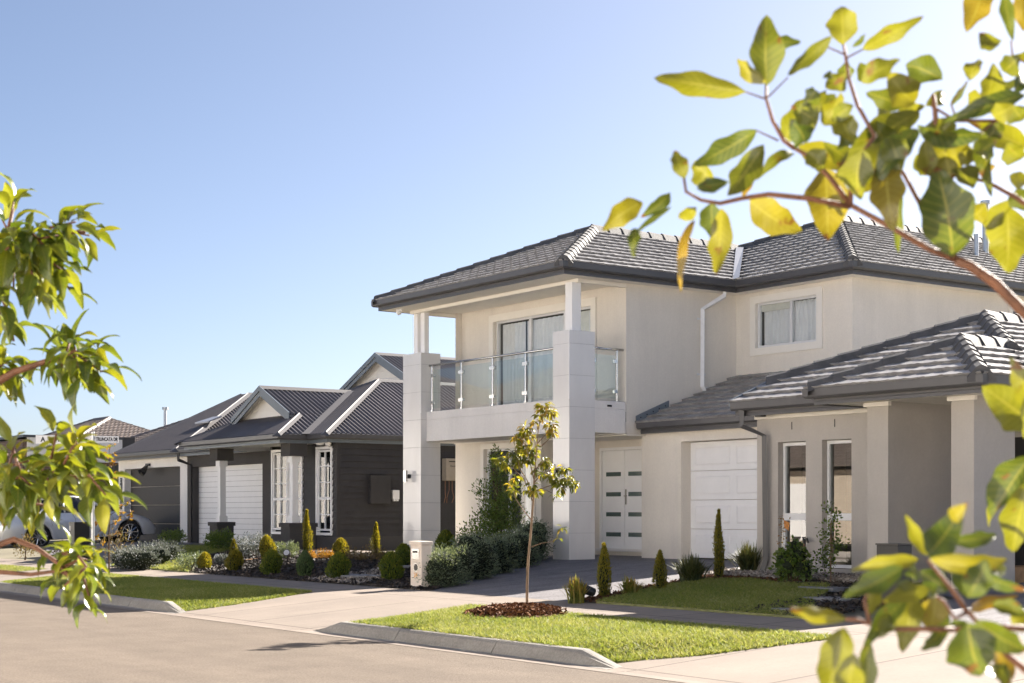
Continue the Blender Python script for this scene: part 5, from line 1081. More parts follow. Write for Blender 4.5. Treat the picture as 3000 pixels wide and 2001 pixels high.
p = onZ(225, 1640, .3); t = thing('letterbox', 'small black box letterbox in front of the silver car', 'letterbox', (p.x, p.y, .25)); k = (p - V((0, 0, EYE))).dot(FW) / F
mb = MB(); mb.box(-.28, .1, -.1, .3, -.05, 1.0); mb.build('pillar', M['black'], t, local=True, bev=.005); mb = MB(); mb.box(-.24, -.18, -.104, -.1, .78, .9); mb.build('number_plate', M['white'], t, local=True)

# ------------------------------------------------------------------ street sign
zp = vz(-26.7, 10.1); t = thing('street_sign', 'galvanised street sign pole with two white name blades', 'sign', (-26.7, 10.1, zp))
dz = (V((-26.7, 10.1, 0))).dot(FW); X2 = lambda y: EYE + (1500 - y) / F * dz - zp
mb = MB(); mb.tube([(0, 0, -.1), (0, 0, X2(1268))], .03, 12); mb.build('pole', M['galv'], t, local=True)
mb = MB(); mb.tube([(0, 0, X2(1268)), (0, 0, X2(1265))], .034, 12); mb.build('pole_cap', M['white'], t, local=True)
def blade(d, L, y0, y1, s, sz, sx, off):
    d = V(d).normalized(); n = V((d.y, -d.x, 0)); c = d * (.04 + L / 2); z0, z1 = X2(y1), X2(y0); mb = MB(); h = d * L / 2; e = n * .008
    mb.hexa([c - h - e, c + h - e, c + h + e, c - h + e][::1] and [V((*(q_.xy), z0)) for q_ in (c - h + e, c + h + e, c + h - e, c - h - e)], [V((*(q_.xy), z1)) for q_ in (c - h + e, c + h + e, c + h - e, c - h - e)])
    b = mb.build('name_blade', M['sign'], t, local=True)
    for txt, o_, zz in s:
        u = d if n.dot(-FW) > 0 else -d; nn = n if n.dot(-FW) > 0 else -n; q_ = text(txt, sz, M['signtxt'], b, c + d * o_ + nn * .0085 + V((0, 0, (z0 + z1) / 2 - 0 + zz)), (u,), 'lettering', sx, .001, .004); q_.matrix_parent_inverse = Matrix.Identity(4)
blade((.40, .92, 0), .40, 1277, 1297, [('TRUNCATA DR', 0, 0)], .085, .62, 0)
blade((-.62, -.78, 0), .98, 1275, 1300, [('ST', -.33, .0), ('D', .05, .0), ('A', .36, 0)], .115, 1., 0)

# ------------------------------------------------------------------ silver sedan
def sedan(label, rw, fw):
    rw, fw = V(rw), V(fw); ax = (fw - rw); wbx = ax.length; s = wbx / 2.75; d = ax.normalized(); t = thing('parked_car', label, 'car', (0, 0, 0))
    side = d.cross(V((0, 0, 1))).normalized(); up = side.cross(d)          # side points to the visible right flank
    Mx = Matrix((d, -side, up)).transposed().to_4x4(); o_ = rw - side * .78 * s - d * 0; 
    def LP(x, y, z): return (x * s, y * s, z * s)
    # local: x forward from the rear axle, y to the left, z up from ground
    xs = [-1.0 + i * .06 for i in range(int(4.62 / .06) + 1)]; WR = .335; wx = (0, 2.75)
    def top(x):
        P = [(-1.02, .60), (-.96, .86), (-.85, .98), (-.55, 1.02), (0, 1.03), (.6, 1.0), (1.9, .97), (2.3, .95), (2.9, .86), (3.35, .74), (3.52, .62), (3.62, .50)]
        for (a, b), (c, e) in zip(P, P[1:]):
            if a <= x <= c: return b + (e - b) * (x - a) / (c - a)
        return .5
    def wid(x): return .90 - .16 * max(0, (x - 2.6) / 1.02) ** 2.2 - .10 * max(0, (-.35 - x) / .65) ** 2
    def bot(x):
        z = .24
        for w0 in wx:
            if abs(x - w0) < WR + .055: z = max(z, .33 + math.sqrt((WR + .055) ** 2 - (x - w0) ** 2))
        return z
    xs = sorted(set(xs + [w0 + k for w0 in wx for k in (-.389, -.38, .38, .389)])); mb = MB(); rings = []
    for x in xs:
        w, tz, bz_ = wid(x), top(x), bot(x); mid = min(.62, tz - .12)
        prof = [(w - .07, bz_), (w - .012, max(bz_, .42)), (w, max(mid, bz_ + .01)), (w - .03, max(tz - .06, bz_ + .02)), (w - .12, tz), (w * .5, tz + .035), (0, tz + .045)]
        rings.append([LP(x, -y, z) for y, z in prof] + [LP(x, y, z) for y, z in prof[-2::-1]])
    n = len(rings[0]); vs = [q_ for r in rings for q_ in r]; fs = [(i * n + k, (i + 1) * n + k, (i + 1) * n + k + 1, i * n + k + 1) for i in range(len(rings) - 1) for k in range(n - 1)] + [tuple(range(n)), tuple(range((len(rings) - 1) * n, len(rings) * n))[::-1]]
    mb.add(vs, fs); b = mb.build('body', M['car'], t, local=True, smooth=True, weld=True)
    # cabin
    base = [(-.62, .60), (.35, .80), (1.5, .80), (2.25, .68)]; roof = [(.20, .52), (.55, .60), (1.15, .60), (1.42, .56)]
    mb = MB(); zb_, zr = .99, 1.40; rb = [LP(x, -y, zb_ + (0 if i in (1, 2) else .0)) for i, (x, y) in enumerate(base)]; rr = [LP(x, -y, zr + (.035 if i in (1, 2) else 0)) for i, (x, y) in enumerate(roof)]
    lb = [LP(x, y, zb_) for x, y in base]; lr = [LP(x, y, zr + (.035 if i in (1, 2) else 0)) for i, (x, y) in enumerate(roof)]
    mb.add(rb + rr + lb + lr, [(0, 1, 5, 4), (1, 2, 6, 5), (2, 3, 7, 6), (9, 8, 12, 13), (10, 9, 13, 14), (11, 10, 14, 15), (3, 11, 15, 7), (8, 0, 4, 12)]); g = mb.build('window_glass', M['car_glass'], t, local=True)
    mb = MB(); mb.add([V(q_) + V((0, 0, .012)) for q_ in rr + lr], [(0, 1, 5, 4), (1, 2, 6, 5), (2, 3, 7, 6)])
    for P_, Q_ in ((rb, rr), (lb, lr)):
        for i in (0, 3): mb.tube([P_[i], Q_[i]], .045 * s, 6)
        mb.tube([V(P_[1]).lerp(V(P_[2]), .42), V(Q_[1]).lerp(V(Q_[2]), .45)], .03 * s, 6); mb.tube(Q_, .04 * s, 6); mb.tube([V(P_[0]).lerp(V(P_[1]), .75), V(Q_[0]).lerp(V(Q_[1]), .9)], .028 * s, 6)
    mb.build('roof_panel', M['car'], t, local=True, smooth=True)
    for w0 in wx:
        for sg in (-1, 1):
            yc = sg * .80; mb = MB(); mb.tube([LP(w0, yc - .10, .33), LP(w0, yc + .095 * sg + .0, .33)] if sg > 0 else [LP(w0, yc + .10, .33), LP(w0, yc - .095, .33)], WR * s, 28); wl = mb.build('wheel', M['rubber'], t, local=True); mb = MB()
            yo = yc + sg * .1
            for k in range(10):
                a = k * .6283; ca, sa = math.cos(a), math.sin(a); mb.tube([LP(w0 + .05 * ca, yo, .33 + .05 * sa), LP(w0 + .235 * ca, yo, .33 + .235 * sa)], [.022 * s, .016 * s], 5)
            ring = [LP(w0 + .24 * math.cos(k * .2244), yo, .33 + .24 * math.sin(k * .2244)) for k in range(29)]; mb.tube(ring, .014 * s, 6); mb.tube([LP(w0, yo - .02 * sg, .33), LP(w0, yo + .015 * sg, .33)], .06 * s, 12); mb.build('rim', M['rim'], wl, local=True)
    for sg in (-1, 1):
        mb = MB(); y = sg * .905
        for x in (.62, 1.60): mb.tube([LP(x - .09, y, .80), LP(x, y + sg * .025, .81), LP(x + .09, y, .80)], .014 * s, 6)
        mb.build('door_handle', M['car'], t, local=True, smooth=True); mb = MB()
        mb.tube([LP(1.12, sg * .9035, .45), LP(1.10, sg * .9035, .8), LP(1.02, sg * .88, .96)], .004 * s, 4); mb.tube([LP(.42, sg * .9015, .62), LP(.35, sg * .88, .95)], .004 * s, 4); mb.tube([LP(2.20, sg * .9035, .45), LP(2.24, sg * .9, .8), LP(2.12, sg * .86, .95)], .004 * s, 4); mb.build('door_gap', M['dark'], t, local=True)
        mb = MB(); mb.box(-.98 * s, -.78 * s, (sg * .80 - .06) * s, (sg * .80 + .06) * s, .70 * s, .86 * s); mb.build('tail_lamp', M['red'], t, local=True, bev=.03)
        mb = MB(); mb.box(3.10 * s, 3.42 * s, (sg * .70 - .08) * s, (sg * .70 + .08) * s, .60 * s, .70 * s); mb.build('headlight', M['lamp'], t, local=True, bev=.03)
        mb = MB(); mb.tube([LP(1.95, sg * .86, .98), LP(1.92, sg * 1.0, 1.02)], [.03 * s, .07 * s], 8); mb.build('wing_mirror', M['car'], t, local=True, smooth=True)
    mb = MB()
    mb.box(-.6 * s, 3.3 * s, -.74 * s, .74 * s, .22 * s, .5 * s); mb.build('underbody', M['black'], t, local=True)
    t.matrix_world = Matrix.Translation(o_) @ Mx; return t
sedan('silver sedan parked nose in at the dark garage door', (-50.2, 17.15, .32), (-50.2, 20.25, .455))

# ------------------------------------------------------------------ young street tree
dT = V((TX, TY, 0)).dot(FW)
def tp(x, y, dd=0): return onT(1400 + x * .4528, 1150 + y * .4528, dT + dd)
t = thing('street_tree', 'slender young street tree in a mulch ring on the verge', 'tree', (TX, TY, .18)); rg = random.Random(44)
mb = MB(); base = tp(321, 1455); trunk = [base + V((0, 0, -.1)), tp(318, 1400), tp(318, 1250), tp(325, 1080), tp(340, 930), tp(352, 780), tp(361, 680), tp(364, 560), tp(375, 430), tp(388, 270), tp(400, 190), tp(420, 120)]
mb.tube(trunk, [.022, .0195, .018, .0165, .0155, .0145, .013, .010, .008, .0065, .005, .003], 9); trk = mb.build('trunk', M['bark'], t, smooth=True)
LT = [[(350, 830), (290, 755), (240, 680), (232, 640)], [(345, 1000), (410, 975), (480, 965), (515, 935), (525, 890)], [(362, 640), (430, 615), (490, 595), (540, 570), (610, 570)], [(362, 640), (440, 632), (480, 650)], [(352, 700), (300, 560), (230, 490), (150, 440)], [(356, 680), (320, 570), (270, 490), (230, 300)], [(362, 560), (330, 420), (300, 290)], [(366, 580), (420, 520), (540, 490)], [(370, 500), (430, 440), (470, 430)], [(385, 330), (440, 270), (470, 220)], [(375, 420), (300, 330), (230, 280)], [(395, 230), (375, 190)], [(405, 350), (440, 320), (478, 285)]]
mb = MB()
for l_ in LT:
    o1 = rg.uniform(-.15, .15); pts = [tp(x, y, o1 * i / (len(l_) - 1)) for i, (x, y) in enumerate(l_)]; mb.tube(pts, [.0085 - .0055 * i / (len(l_) - 1) for i in range(len(l_))], 6)
mb.build('branches', M['bark'], t, smooth=True)
mb = MB()
for (x, y, r) in [(430, 95, 55), (470, 130, 35), (400, 150, 32), (470, 215, 48), (480, 255, 30), (375, 190, 30), (310, 235, 48), (250, 290, 38), (330, 290, 36), (290, 350, 45), (350, 370, 50), (230, 400, 44), (150, 440, 48), (190, 470, 36), (260, 440, 40), (330, 430, 40), (420, 440, 40), (460, 470, 34), (380, 510, 30), (410, 530, 30), (560, 500, 40), (480, 540, 36), (520, 580, 42), (580, 560, 42), (615, 590, 38), (530, 620, 28), (240, 560, 30), (230, 640, 32), (220, 600, 22), (330, 640, 30), (385, 640, 26), (350, 600, 24), (505, 668, 20), (548, 880, 20), (522, 945, 9)]:
    c = tp(x, y, rg.uniform(-.12, .12)); R_ = r * .4528 * dT / F; nL = max(4, int(r * r / 44))
    for k in range(nL):
        d = rdir(rg); p_ = c + d * R_ * rg.uniform(.1, .75); dirn = V((d.x, d.y, d.z * .5 - rg.uniform(.15, .95))).normalized(); L_ = rg.uniform(.06, .115)
        leaf_strip(mb, p_, p_ + dirn * L_, L_ * rg.uniform(.36, .46), V((0, 0, 1)) + rdir(rg) * .5, min(1, max(0, rg.betavariate(1.8, 2.4) + (.22 if y < 330 else 0))), .3, .14, 4, 0, 1, .45, 0, rg)
mb.build('foliage', M['leaf_tree'], t)
# bare sapling near the sign and small weeds
p = onZ(320, 1682, .21); t = thing('sapling', 'thin bronze leaved sapling beside the street sign', 'tree', p); dS = p.dot(FW); rg = random.Random(3)
def sp_(x, y): return onT(x, y, dS + rg.uniform(-.2, .2)) - p
mb = MB(); mb.tube([V((0, 0, -.05)), onT(319, 1600, dS) - p, onT(321, 1500, dS) - p, onT(319, 1400, dS) - p, onT(320, 1310, dS) - p], [.02, .018, .014, .009, .004], 7)
BR_ = [[(320, 1580), (345, 1560), (372, 1535), (385, 1500)], [(320, 1575), (295, 1550), (285, 1530)], [(321, 1510), (345, 1495), (370, 1470), (382, 1466)], [(320, 1540), (340, 1530), (360, 1500)], [(319, 1420), (335, 1400), (345, 1385)], [(319, 1380), (330, 1355)], [(320, 1600), (300, 1590), (280, 1570)]]
lf = MB()
for l_ in BR_:
    pts = [sp_(*q_) for q_ in l_]; mb.tube(pts, [.008 - .005 * i / (len(pts) - 1) for i in range(len(pts))], 5)
    for k in range(13): q_ = rg.choice(pts[1:]).lerp(rg.choice(pts[1:]), rg.random()); dd = (rdir(rg) + V((0, 0, -.2))).normalized(); leaf_strip(lf, q_, q_ + dd * .10, .045, rdir(rg), rg.random(), .2, .1, 3, 0, 1, .45, 0, rg)
for k in range(34): q_ = sp_(320 + rg.gauss(0, 9), rg.uniform(1300, 1420)); leaf_strip(lf, q_, q_ + rdir(rg) * .09, .04, rdir(rg), rg.random(), .2, .1, 3, 0, 1, .45, 0, rg)
mb.build('trunk', M['stem'], t, local=True); lf.build('foliage', M['rust'], t, local=True)
for i, (px, y, r, h, m, lab) in enumerate([(75, 1640, .3, .75, 'drycl', 'weedy tuft in front of the silver car at far left'), (180, 1640, .35, .5, 'drycl', 'yellow flowering weeds beside the small black letterbox'), (345, 1650, .6, .8, 'drycl', 'dry twiggy bush behind the thin sapling')]):
    z = zb(px, y); p = onZ(px, y, z); bush('weed_clump', lab, p, [((0, 0, h * .35), r, .8), ((r * .3, 0, h * .7), r * .5), ((-r * .4, 0, h * .55), r * .5)], M[m], 500, .06, .012, 140 + i, None, 'plant', False, 1.2)

# ------------------------------------------------------------------ big leaf tree reaching in from the right edge
t = thing('near_tree', 'broad leaved branches close to the camera along the right edge', 'tree', (1.2, 3.0, 0)); rg = random.Random(77)
def near(fx, dep):
    def f(x, y, dd=0.): s = fx(x, y); return onT(s[0], s[1], dep + dd)
    return f
def put_leaves(mb, f, k, L, wk=1.):
    for e in L:
        bx, by, tx, ty, w = e[:5]; rn = e[5] if len(e) > 5 else rg.betavariate(2, 2); roll = e[6] if len(e) > 6 else rg.uniform(-.5, .5)
        d1, d2 = rg.uniform(-.12, .12), rg.uniform(-.12, .12); b, p_ = f(bx, by, d1), f(tx, ty, d1 + d2 * .35); toc = (V((0, 0, EYE)) - b).normalized(); ax = (p_ - b).normalized(); up = (toc * math.cos(roll) + ax.cross(toc) * math.sin(roll)) * rg.choice((1, 1, -1))
        leaf_strip(mb, b, p_, w * k * wk / max(.35, abs(math.cos(roll))), up, rn, rg.uniform(.15, .6), rg.uniform(.02, .17), 16, .075, .82, .47, 0, rg, rg.uniform(-.9, .9), rg.uniform(-.05, .05))
DR = 2.3; cC = near(lambda x, y: (1700 + x * .55296, y * .55296), DR); kC = .55296 * DR / F
LC = [(2240, 380, 2330, 300, 110, .4), (2180, 610, 2300, 560, 100, .6), (2110, 820, 2210, 740, 110, .3), (2260, 760, 2351, 840, 120, .5), (2080, 1000, 2010, 880, 120, .4), (2150, 1080, 2060, 1160, 110, .7), (2310, 1000, 2360, 1120, 110, .2), (1780, 820, 1870, 930, 130, .5), (1560, 520, 1640, 600, 100, .4), (2200, 250, 2120, 180, 90, .5), (2290, 470, 2210, 430, 90, .3), (1980, 760, 2080, 860, 120, .55), (1250, 640, 1120, 560, 110, .4), (1380, 620, 1440, 760, 120, .6), (1540, 640, 1640, 800, 130, .3), (1860, 640, 1960, 780, 140, .5), (1700, 640, 1820, 560, 110, .6), (1480, 330, 1560, 420, 90, .3), (1400, 380, 1300, 470, 100, .5), (1250, 480, 1180, 560, 90, .2), (2050, 560, 2180, 520, 100, .6), (2230, 640, 2130, 760, 100, .3), (2290, 560, 2351, 640, 110, .4), (1560, 900, 1450, 1010, 130, .7), (1210, 800, 1290, 900, 110, .5), (875, 487, 380, 415, 125, .6, .1), (985, 455, 990, 75, 165, .35, .2), (960, 235, 1172, 225, 70, .1), (985, 440, 825, 312, 75, .7), (1335, 188, 1098, 405, 75, .45), (1395, 235, 1385, 25, 160, .62, .0), (1495, 262, 1818, 92, 90, .6, .1), (1440, 250, 1512, 178, 28, .1), (1412, 420, 1405, 325, 80, .2), (1285, 415, 1335, 388, 40, .2), (1490, 435, 1695, 315, 105, .5), (1918, 425, 1718, 340, 140, .15, .2), (1770, 545, 1635, 385, 165, .7, .1), (1710, 570, 1515, 490, 105, .3), (2058, 425, 2112, 308, 85, .65), (1962, 558, 2052, 432, 34, .1), (2150, 525, 2190, 338, 115, .55), (2360, 500, 1925, 640, 90, .05, .4), (2370, 775, 2055, 648, 135, .6, .1), (1785, 665, 2135, 718, 85, .0, .9), (1070, 745, 1300, 480, 165, .5, .1), (1185, 755, 1120, 640, 130, .0), (1290, 665, 1385, 495, 120, .65), (935, 690, 598, 885, 125, .12, .2), (705, 965, 600, 865, 130, .6), (552, 945, 498, 795, 85, .5), (972, 770, 780, 1050, 140, .4, .2), (860, 1045, 935, 870, 45, .95), (785, 965, 612, 998, 75, .0), (478, 1018, 325, 1155, 70, .1), (330, 1070, 112, 1218, 120, .72, .1), (482, 1095, 285, 1245, 32, .1), (290, 1210, 282, 1355, 62, .15), (612, 1095, 518, 1162, 70, .65), (695, 1075, 700, 1262, 125, .05, .2), (750, 1105, 728, 1455, 120, .7, .2), (605, 1165, 520, 1535, 50, .95, .5), (898, 1060, 1172, 1228, 170, .75, .1), (1135, 812, 938, 942, 62, .35), (1300, 895, 1310, 1275, 225, .78, .0), (1160, 770, 1390, 885, 150, .7), (1795, 595, 1352, 935, 165, .45, .1), (1435, 665, 1360, 790, 95, .1), (1500, 795, 1478, 1060, 160, .5), (1628, 885, 1655, 1210, 165, .8, .1), (1690, 955, 1680, 1345, 62, .2, .4), (1785, 685, 1555, 990, 130, .08, .2), (1635, 725, 1705, 910, 130, .4), (1975, 1360, 1890, 880, 262, .12, .05), (1905, 715, 1965, 965, 240, .7, .0), (1828, 735, 1852, 945, 100, .6), (2128, 695, 2168, 1035, 90, .25, .4), (2270, 930, 2380, 965, 80, .6), (2262, 1095, 2262, 1450, 235, .62, .0), (2145, 1210, 2295, 1055, 105, .6), (2140, -60, 2048, 170, 140, .85, .1), (2245, -50, 2292, 215, 66, .2), (2325, -60, 2348, 170, 75, .85), (2410, 285, 2298, 292, 55, .6), (2300, 485, 2365, 385, 80, .0), (1350, 500, 1290, 600, 110, .3), (1600, 760, 1500, 980, 130, .5), (1450, 560, 1330, 640, 80, .4), (1830, 560, 1930, 480, 80, .5), (2200, 880, 2100, 900, 45, .9), (1420, 850, 1300, 760, 110, .4)]
mb = MB(); put_leaves(mb, cC, kC, LC, 1.06)
cE = near(lambda x, y: (2750 + x * .5734, 850 + y * .574), 2.1); kE = .574 * 2.1 / F
put_leaves(mb, cE, kE, [(500, 690, 228, 490, 230, .5, .1), (460, 620, 370, 340, 120, .6, .1), (470, 850, 265, 1170, 190, .1, .2), (460, 980, 375, 1345, 165, .55, .1), (325, 960, 244, 1220, 45, .6, .3), (480, 1060, 400, 1200, 130, .5), (520, 480, 440, 760, 120, .5)])
cD = near(lambda x, y: (2300 + x * .3577, 1440 + y * .3578), 1.75); kD = .3577 * 1.75 / F
LD = [(505, 1045, 30, 950, 125, .7, .1), (1095, 555, 540, 640, 130, .68, .1), (960, 620, 475, 860, 165, .0, .1), (1165, 520, 985, 185, 100, .62, .2), (1170, 515, 1440, 135, 240, .0, .1), (1400, 250, 1490, 105, 110, .75), (1355, 405, 1745, 365, 120, .05, .2), (1185, 555, 1835, 560, 140, .72, .1), (1490, 865, 1425, 520, 200, .05, .1), (1490, 865, 1655, 555, 190, .08, .1), (1640, 700, 1980, 810, 100, .0, .6), (1670, 650, 1810, 640, 95, .3), (1350, 800, 1100, 650, 185, .0, .2), (1005, 870, 635, 1285, 140, .08, .15), (690, 770, 685, 1010, 130, .55), (1045, 825, 958, 1315, 215, .6, .1), (1235, 850, 1190, 1150, 230, .8, .0), (1345, 1010, 1115, 1315, 105, .2, .3), (485, 1115, 330, 1720, 240, .55, .1), (570, 1330, 520, 1760, 190, .6, .1), (690, 1230, 665, 1760, 140, .35, .3), (1500, 1075, 1610, 1510, 345, .1, .0), (1560, 1060, 1990, 1310, 180, .15, .2), (1515, 980, 1900, 850, 100, .97, .1), (1700, 925, 1990, 1010, 120, .3), (1735, 1235, 1855, 1590, 160, .9, .1), (1690, 1420, 1800, 1620, 150, .4), (1400, 1055, 1465, 1205, 120, .0, .1), (1060, 595, 1050, 730, 95, .0), (1105, 755, 1245, 855, 110, .0), (915, 755, 1050, 785, 90, .0), (1180, 800, 800, 900, 150, .6), (860, 1000, 780, 1200, 120, .5), (1850, 1000, 1990, 1150, 130, .6)]
put_leaves(mb, cD, kD, LD, 1.15)
mb.build('foliage', M['leaf_near'], t, smooth=True)
mb = MB()
def twig(f, pts, r0, r1, dd=0):
    n = len(pts); P_ = [f(x, y, dd) for x, y in pts]; mb.tube(P_, [r0 + (r1 - r0) * i / (n - 1) for i in range(n)], 8)
twig(cC, [(2900, 2100), (2500, 1780), (2351, 1655), (2200, 1500), (2060, 1405), (1990, 1380)], .0095, .0072); twig(cC, [(1990, 1375), (1850, 1320), (1640, 1200), (1430, 1085)], .0052, .004); twig(cC, [(1430, 1085), (1330, 950), (1230, 840), (1135, 785)], .0045, .003); twig(cC, [(1430, 1095), (1200, 1050), (1000, 1030), (860, 1050), (740, 1078), (640, 1060), (560, 1015), (548, 935)], .0045, .002); twig(cC, [(1135, 785), (1080, 745), (1020, 640), (985, 520), (985, 450)], .004, .002)
twig(cC, [(1430, 1085), (1440, 900), (1560, 720), (1470, 560), (1425, 420), (1405, 290), (1395, 235)], .004, .002); twig(cC, [(1985, 1372), (1890, 1220), (1790, 1060), (1720, 930), (1660, 850), (1640, 730)], .0045, .0025); twig(cC, [(1980, 1370), (1910, 1150), (1895, 850), (1880, 590), (1870, 500)], .006, .003); twig(cC, [(985, 520), (1010, 500), (1100, 410)], .0014, .001); twig(cC, [(985, 525), (875, 487)], .0016, .001); twig(cC, [(1405, 290), (1300, 245)], .0015, .001); twig(cC, [(1405, 310), (1500, 260)], .0015, .001); twig(cC, [(1050, 745), (930, 690)], .0016, .001); mb.build('branches', M['bark_r'], t, smooth=True); mb = MB(); twig(cC, [(2600, 1250), (2300, 1040), (2150, 960), (2010, 935)], .005, .002); mb.build('branches', M['bark_r'], t, smooth=True); mb = MB(); twig(cC, [(2600, 420), (2290, 300), (2284, 215)], .003, .0015); mb.build('branches', M['bark_r'], t, smooth=True); mb = MB(); twig(cC, [(1860, 560), (1990, 640), (2200, 640), (2500, 560)], .002, .003); twig(cC, [(1995, 640), (1965, 552), (2050, 430)], .0018, .001); twig(cC, [(2200, 642), (2130, 700)], .0015, .001); mb.build('branches', M['bark_r'], t, smooth=True); mb = MB()
mb.build('branches', M['bark_r'], t, smooth=True); mb = MB()
twig(cD, [(2500, 1900), (1957, 1450), (1820, 1340), (1700, 1200), (1500, 985)], .0045, .003); twig(cD, [(1490, 980), (1360, 790), (1170, 560)], .003, .002); twig(cD, [(1500, 985), (1390, 1040), (1300, 900), (1180, 820)], .0025, .0015); twig(cD, [(1390, 1130), (1100, 1125), (820, 1125), (600, 1050), (500, 1045)], .0032, .002); twig(cD, [(2300, 1130), (1700, 1110), (1390, 1130)], .004, .003); twig(cD, [(700, 1100), (650, 900), (690, 780)], .002, .0012); mb.build('branches', M['bark_r'], t, smooth=True); mb = MB(); twig(cE, [(700, 900), (470, 840), (440, 980)], .004, .002); twig(cE, [(700, 650), (500, 690)], .004, .002)
mb.build('branches', M['bark_r'], t, smooth=True)
mb = MB(); f0 = onT(1700 + 2900 * .55296, 2100 * .55296, DR); f1 = V((f0.x, f0.y, 0)) + RT * .75 + FW * .25
T_ = lambda z, k=0.: f1 + RT * k + V((0, 0, z))
mb.tube([T_(0), T_(.6, .02), T_(f0.z, -.02), T_(f0.z + 1.2, .05), T_(f0.z + 2.4, .02)], [.05, .045, .036, .028, .015], 12)
def limb(p, z, r0, r1):
    a = T_(z); mb.tube([a, a.lerp(p, .5) + V((0, 0, -.04)), p], [r0, (r0 + r1) / 2, r1], 8)
limb(f0, f0.z - .25, .017, .0098); limb(cD(2500, 1900), .75, .014, .0048); limb(cD(2300, 1130), .95, .012, .004); limb(cE(700, 900), f0.z + .05, .012, .004); limb(cE(700, 650), f0.z + .15, .012, .004); limb(cC(2600, 1250), f0.z + .35, .012, .005); limb(cC(2600, 420), f0.z + .7, .01, .003); limb(cC(2500, 560), f0.z + .6, .01, .003)
mb.build('trunk', M['bark_r'], t, smooth=True)

# ------------------------------------------------------------------ lance leaved tree at the left edge
t = thing('near_tree', 'lance leaved branches hanging in clusters along the left edge', 'tree', (-5.5, 1.0, 0)); rg = random.Random(91); DL = 4.3; kL = DL / F
fL = near(lambda x, y: (x, y), DL); mb = MB(); tw = MB()
def cluster(x, y, dx, dy, n, Lp=98, spread=1., bright=0., droop=.75):
    """rosette of leaves round a shoot tip; dx,dy: shoot direction in the picture plane"""
    c = fL(x, y, rg.uniform(-.25, .25)); sh = (RT * dx + V((0, 0, -dy))).normalized()
    n = round(n * .95)
    for k in range(n):
        a = 2.4 * k + rg.uniform(-.3, .3); s = sh.cross(FW).normalized(); u = sh.cross(s); out = (s * math.cos(a) + u * math.sin(a)); f = k / max(1, n - 1); b = c - sh * f * .10 + rdir(rg) * .008
        d = (out * rg.uniform(.6, 1.) * spread + sh * (1.0 - 1.1 * f) + V((0, 0, -droop * rg.uniform(.35, 1.1) * (.35 + f)))).normalized(); L_ = Lp * kL * rg.uniform(.72, 1.2)
        b2 = b + d * .012; leaf_strip(mb, b2, b2 + d * L_, L_ * rg.uniform(.36, .47), V((0, 0, 1)) + out * .4 + rdir(rg) * .25, min(1, max(0, rg.betavariate(2, 2.6) + bright)), rg.uniform(.25, .6), rg.uniform(.06, .2), 10, .05, .9, .45, 0, rg, rg.uniform(-.6, .6), rg.uniform(-.05, .05))
    tw.tube([c - sh * .07, c], [.004, .0025], 6)
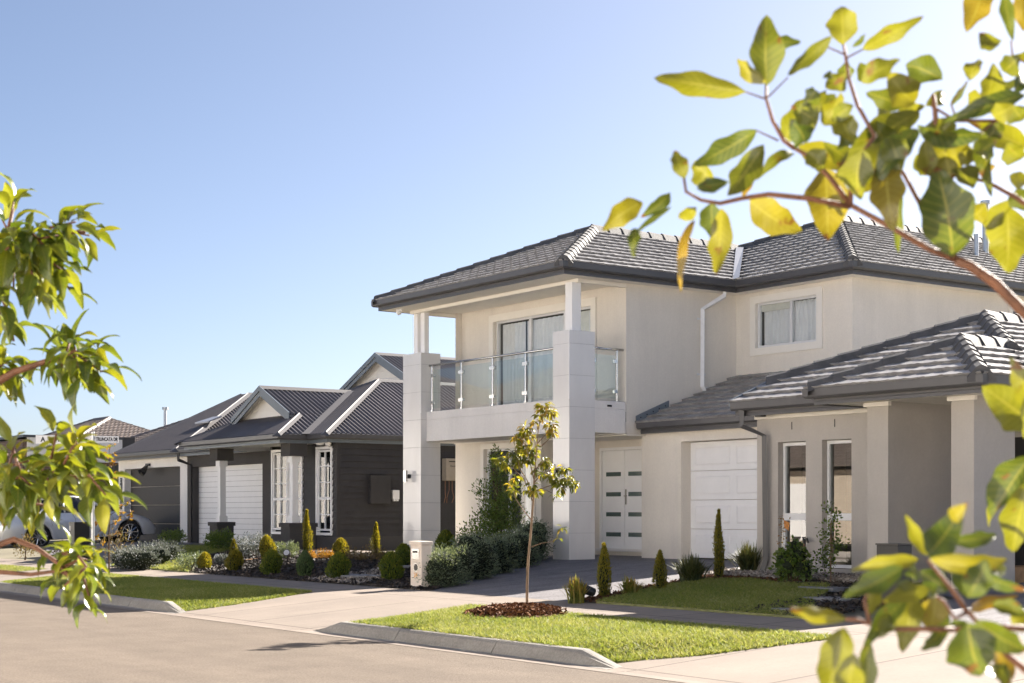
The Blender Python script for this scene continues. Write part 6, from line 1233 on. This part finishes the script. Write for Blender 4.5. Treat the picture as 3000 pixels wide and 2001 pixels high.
for e in [(40, 590, .2, -1, 11), (85, 690, .6, -.4, 14), (5, 640, -.3, -.6, 12), (222, 650, .9, -.2, 15), (262, 690, 1, .2, 12), (170, 690, .6, -.1, 13), (120, 760, .5, .4, 14), (60, 760, .2, .6, 13), (10, 740, -.2, .2, 14), (180, 790, .7, .5, 13), (205, 850, .6, .8, 10), (110, 850, .3, .9, 13), (40, 850, .0, 1, 13), (0, 920, .2, .8, 12), (30, 965, .5, .6, 10), (150, 740, .3, .3, 10), (215, 1010, .5, -.5, 15), (275, 1030, 1, .0, 15), (300, 1090, .9, .6, 13), (235, 1085, .2, .8, 13), (180, 1075, -.3, .9, 10), (250, 1110, .4, .8, 10), (20, 1060, .3, -.2, 13), (60, 1085, .8, .4, 10), (5, 1130, .2, .9, 11),
          (165, 1270, .2, -1, 8, 88, 1, .3), (222, 1290, .4, -.8, 14, 95, 1, .28), (255, 1330, .9, .1, 15, 100, 1, .15), (285, 1400, .9, .6, 14, 100, 1, .05), (230, 1400, .2, .9, 14, 95, 1, .0), (180, 1360, -.4, .5, 12, 95, 1, .1), (40, 1310, .2, -.9, 12, 95, 1, .25), (85, 1350, .8, -.2, 13, 95, 1, .15), (20, 1400, .0, .6, 14, 95, 1, .1), (100, 1430, .7, .6, 15, 98, 1, .0), (50, 1480, .2, .9, 14, 98, 1, .0), (130, 1490, .6, .8, 13, 98, 1, .1), (0, 1480, -.2, .8, 13, 98, 1, .1), (310, 1450, .7, .8, 10, 100, 1, .1), (160, 1440, .4, .7, 12, 95, 1, .1),
          (215, 1610, .3, -.7, 12, 80, 1, .15), (255, 1640, .8, .2, 13, 82, 1, .05), (275, 1690, .6, .8, 12, 82, 1, .05), (180, 1620, -.7, .1, 9, 80, 1, .05), (240, 1720, .1, 1, 12, 78, 1, .05), (190, 1715, -.7, .6, 9, 70, 1, .0), (268, 1770, .3, 1, 9, 78, 1, .0)]: cluster(*e)
mb.build('foliage', M['leaf_left'], t, smooth=True)
def tl(pts, r0, r1):
    n = len(pts); tw.tube([fL(x, y, 0) for x, y in pts], [r0 + (r1 - r0) * i / (n - 1) for i in range(n)], 7)
tl([(-300, 1000), (-120, 900), (0, 800), (80, 730), (190, 680), (250, 680)], .02, .004); tl([(0, 800), (20, 700), (40, 610)], .009, .003); tl([(80, 740), (150, 800), (200, 840)], .007, .003); tl([(-200, 1250), (-60, 1150), (40, 1090), (130, 1060), (215, 1030), (280, 1050)], .015, .003)
tl([(-250, 1500), (-80, 1440), (60, 1390), (150, 1390), (230, 1340), (222, 1290)], .015, .003); tl([(60, 1390), (40, 1320)], .006, .003); tl([(150, 1390), (240, 1400), (300, 1440)], .006, .003); tl([(-60, 1440), (60, 1470), (130, 1480)], .008, .003); tl([(-120, 1640), (0, 1595), (40, 1580), (105, 1605), (170, 1650), (215, 1700), (245, 1730), (265, 1770)], .010, .003); tl([(-200, 1700), (0, 1676), (90, 1683), (175, 1672), (215, 1700)], .008, .003); tl([(190, 1660), (230, 1640), (255, 1640)], .005, .003); tl([(0, 850), (30, 940), (40, 1000)], .006, .003)
tw.build('branches', M['bark_r'], t, smooth=True)
tk = MB(); b0 = fL(-420, 1200, 0); tk.tube([V((b0.x, b0.y, 0)), V((b0.x, b0.y, 1.0)), V((b0.x + .03, b0.y, 1.8)), V((b0.x - .02, b0.y, 2.8)), V((b0.x + .05, b0.y, 3.8))], [.075, .065, .055, .04, .02], 12)
for x, y in ((-300, 1000), (-200, 1250), (-250, 1500), (-120, 1640), (-200, 1700)): q_ = fL(x, y); tk.tube([V((b0.x, b0.y, max(.5, q_.z - .12))), q_], [.028, .018], 8)
tk.build('trunk', M['bark_r'], t, smooth=True)
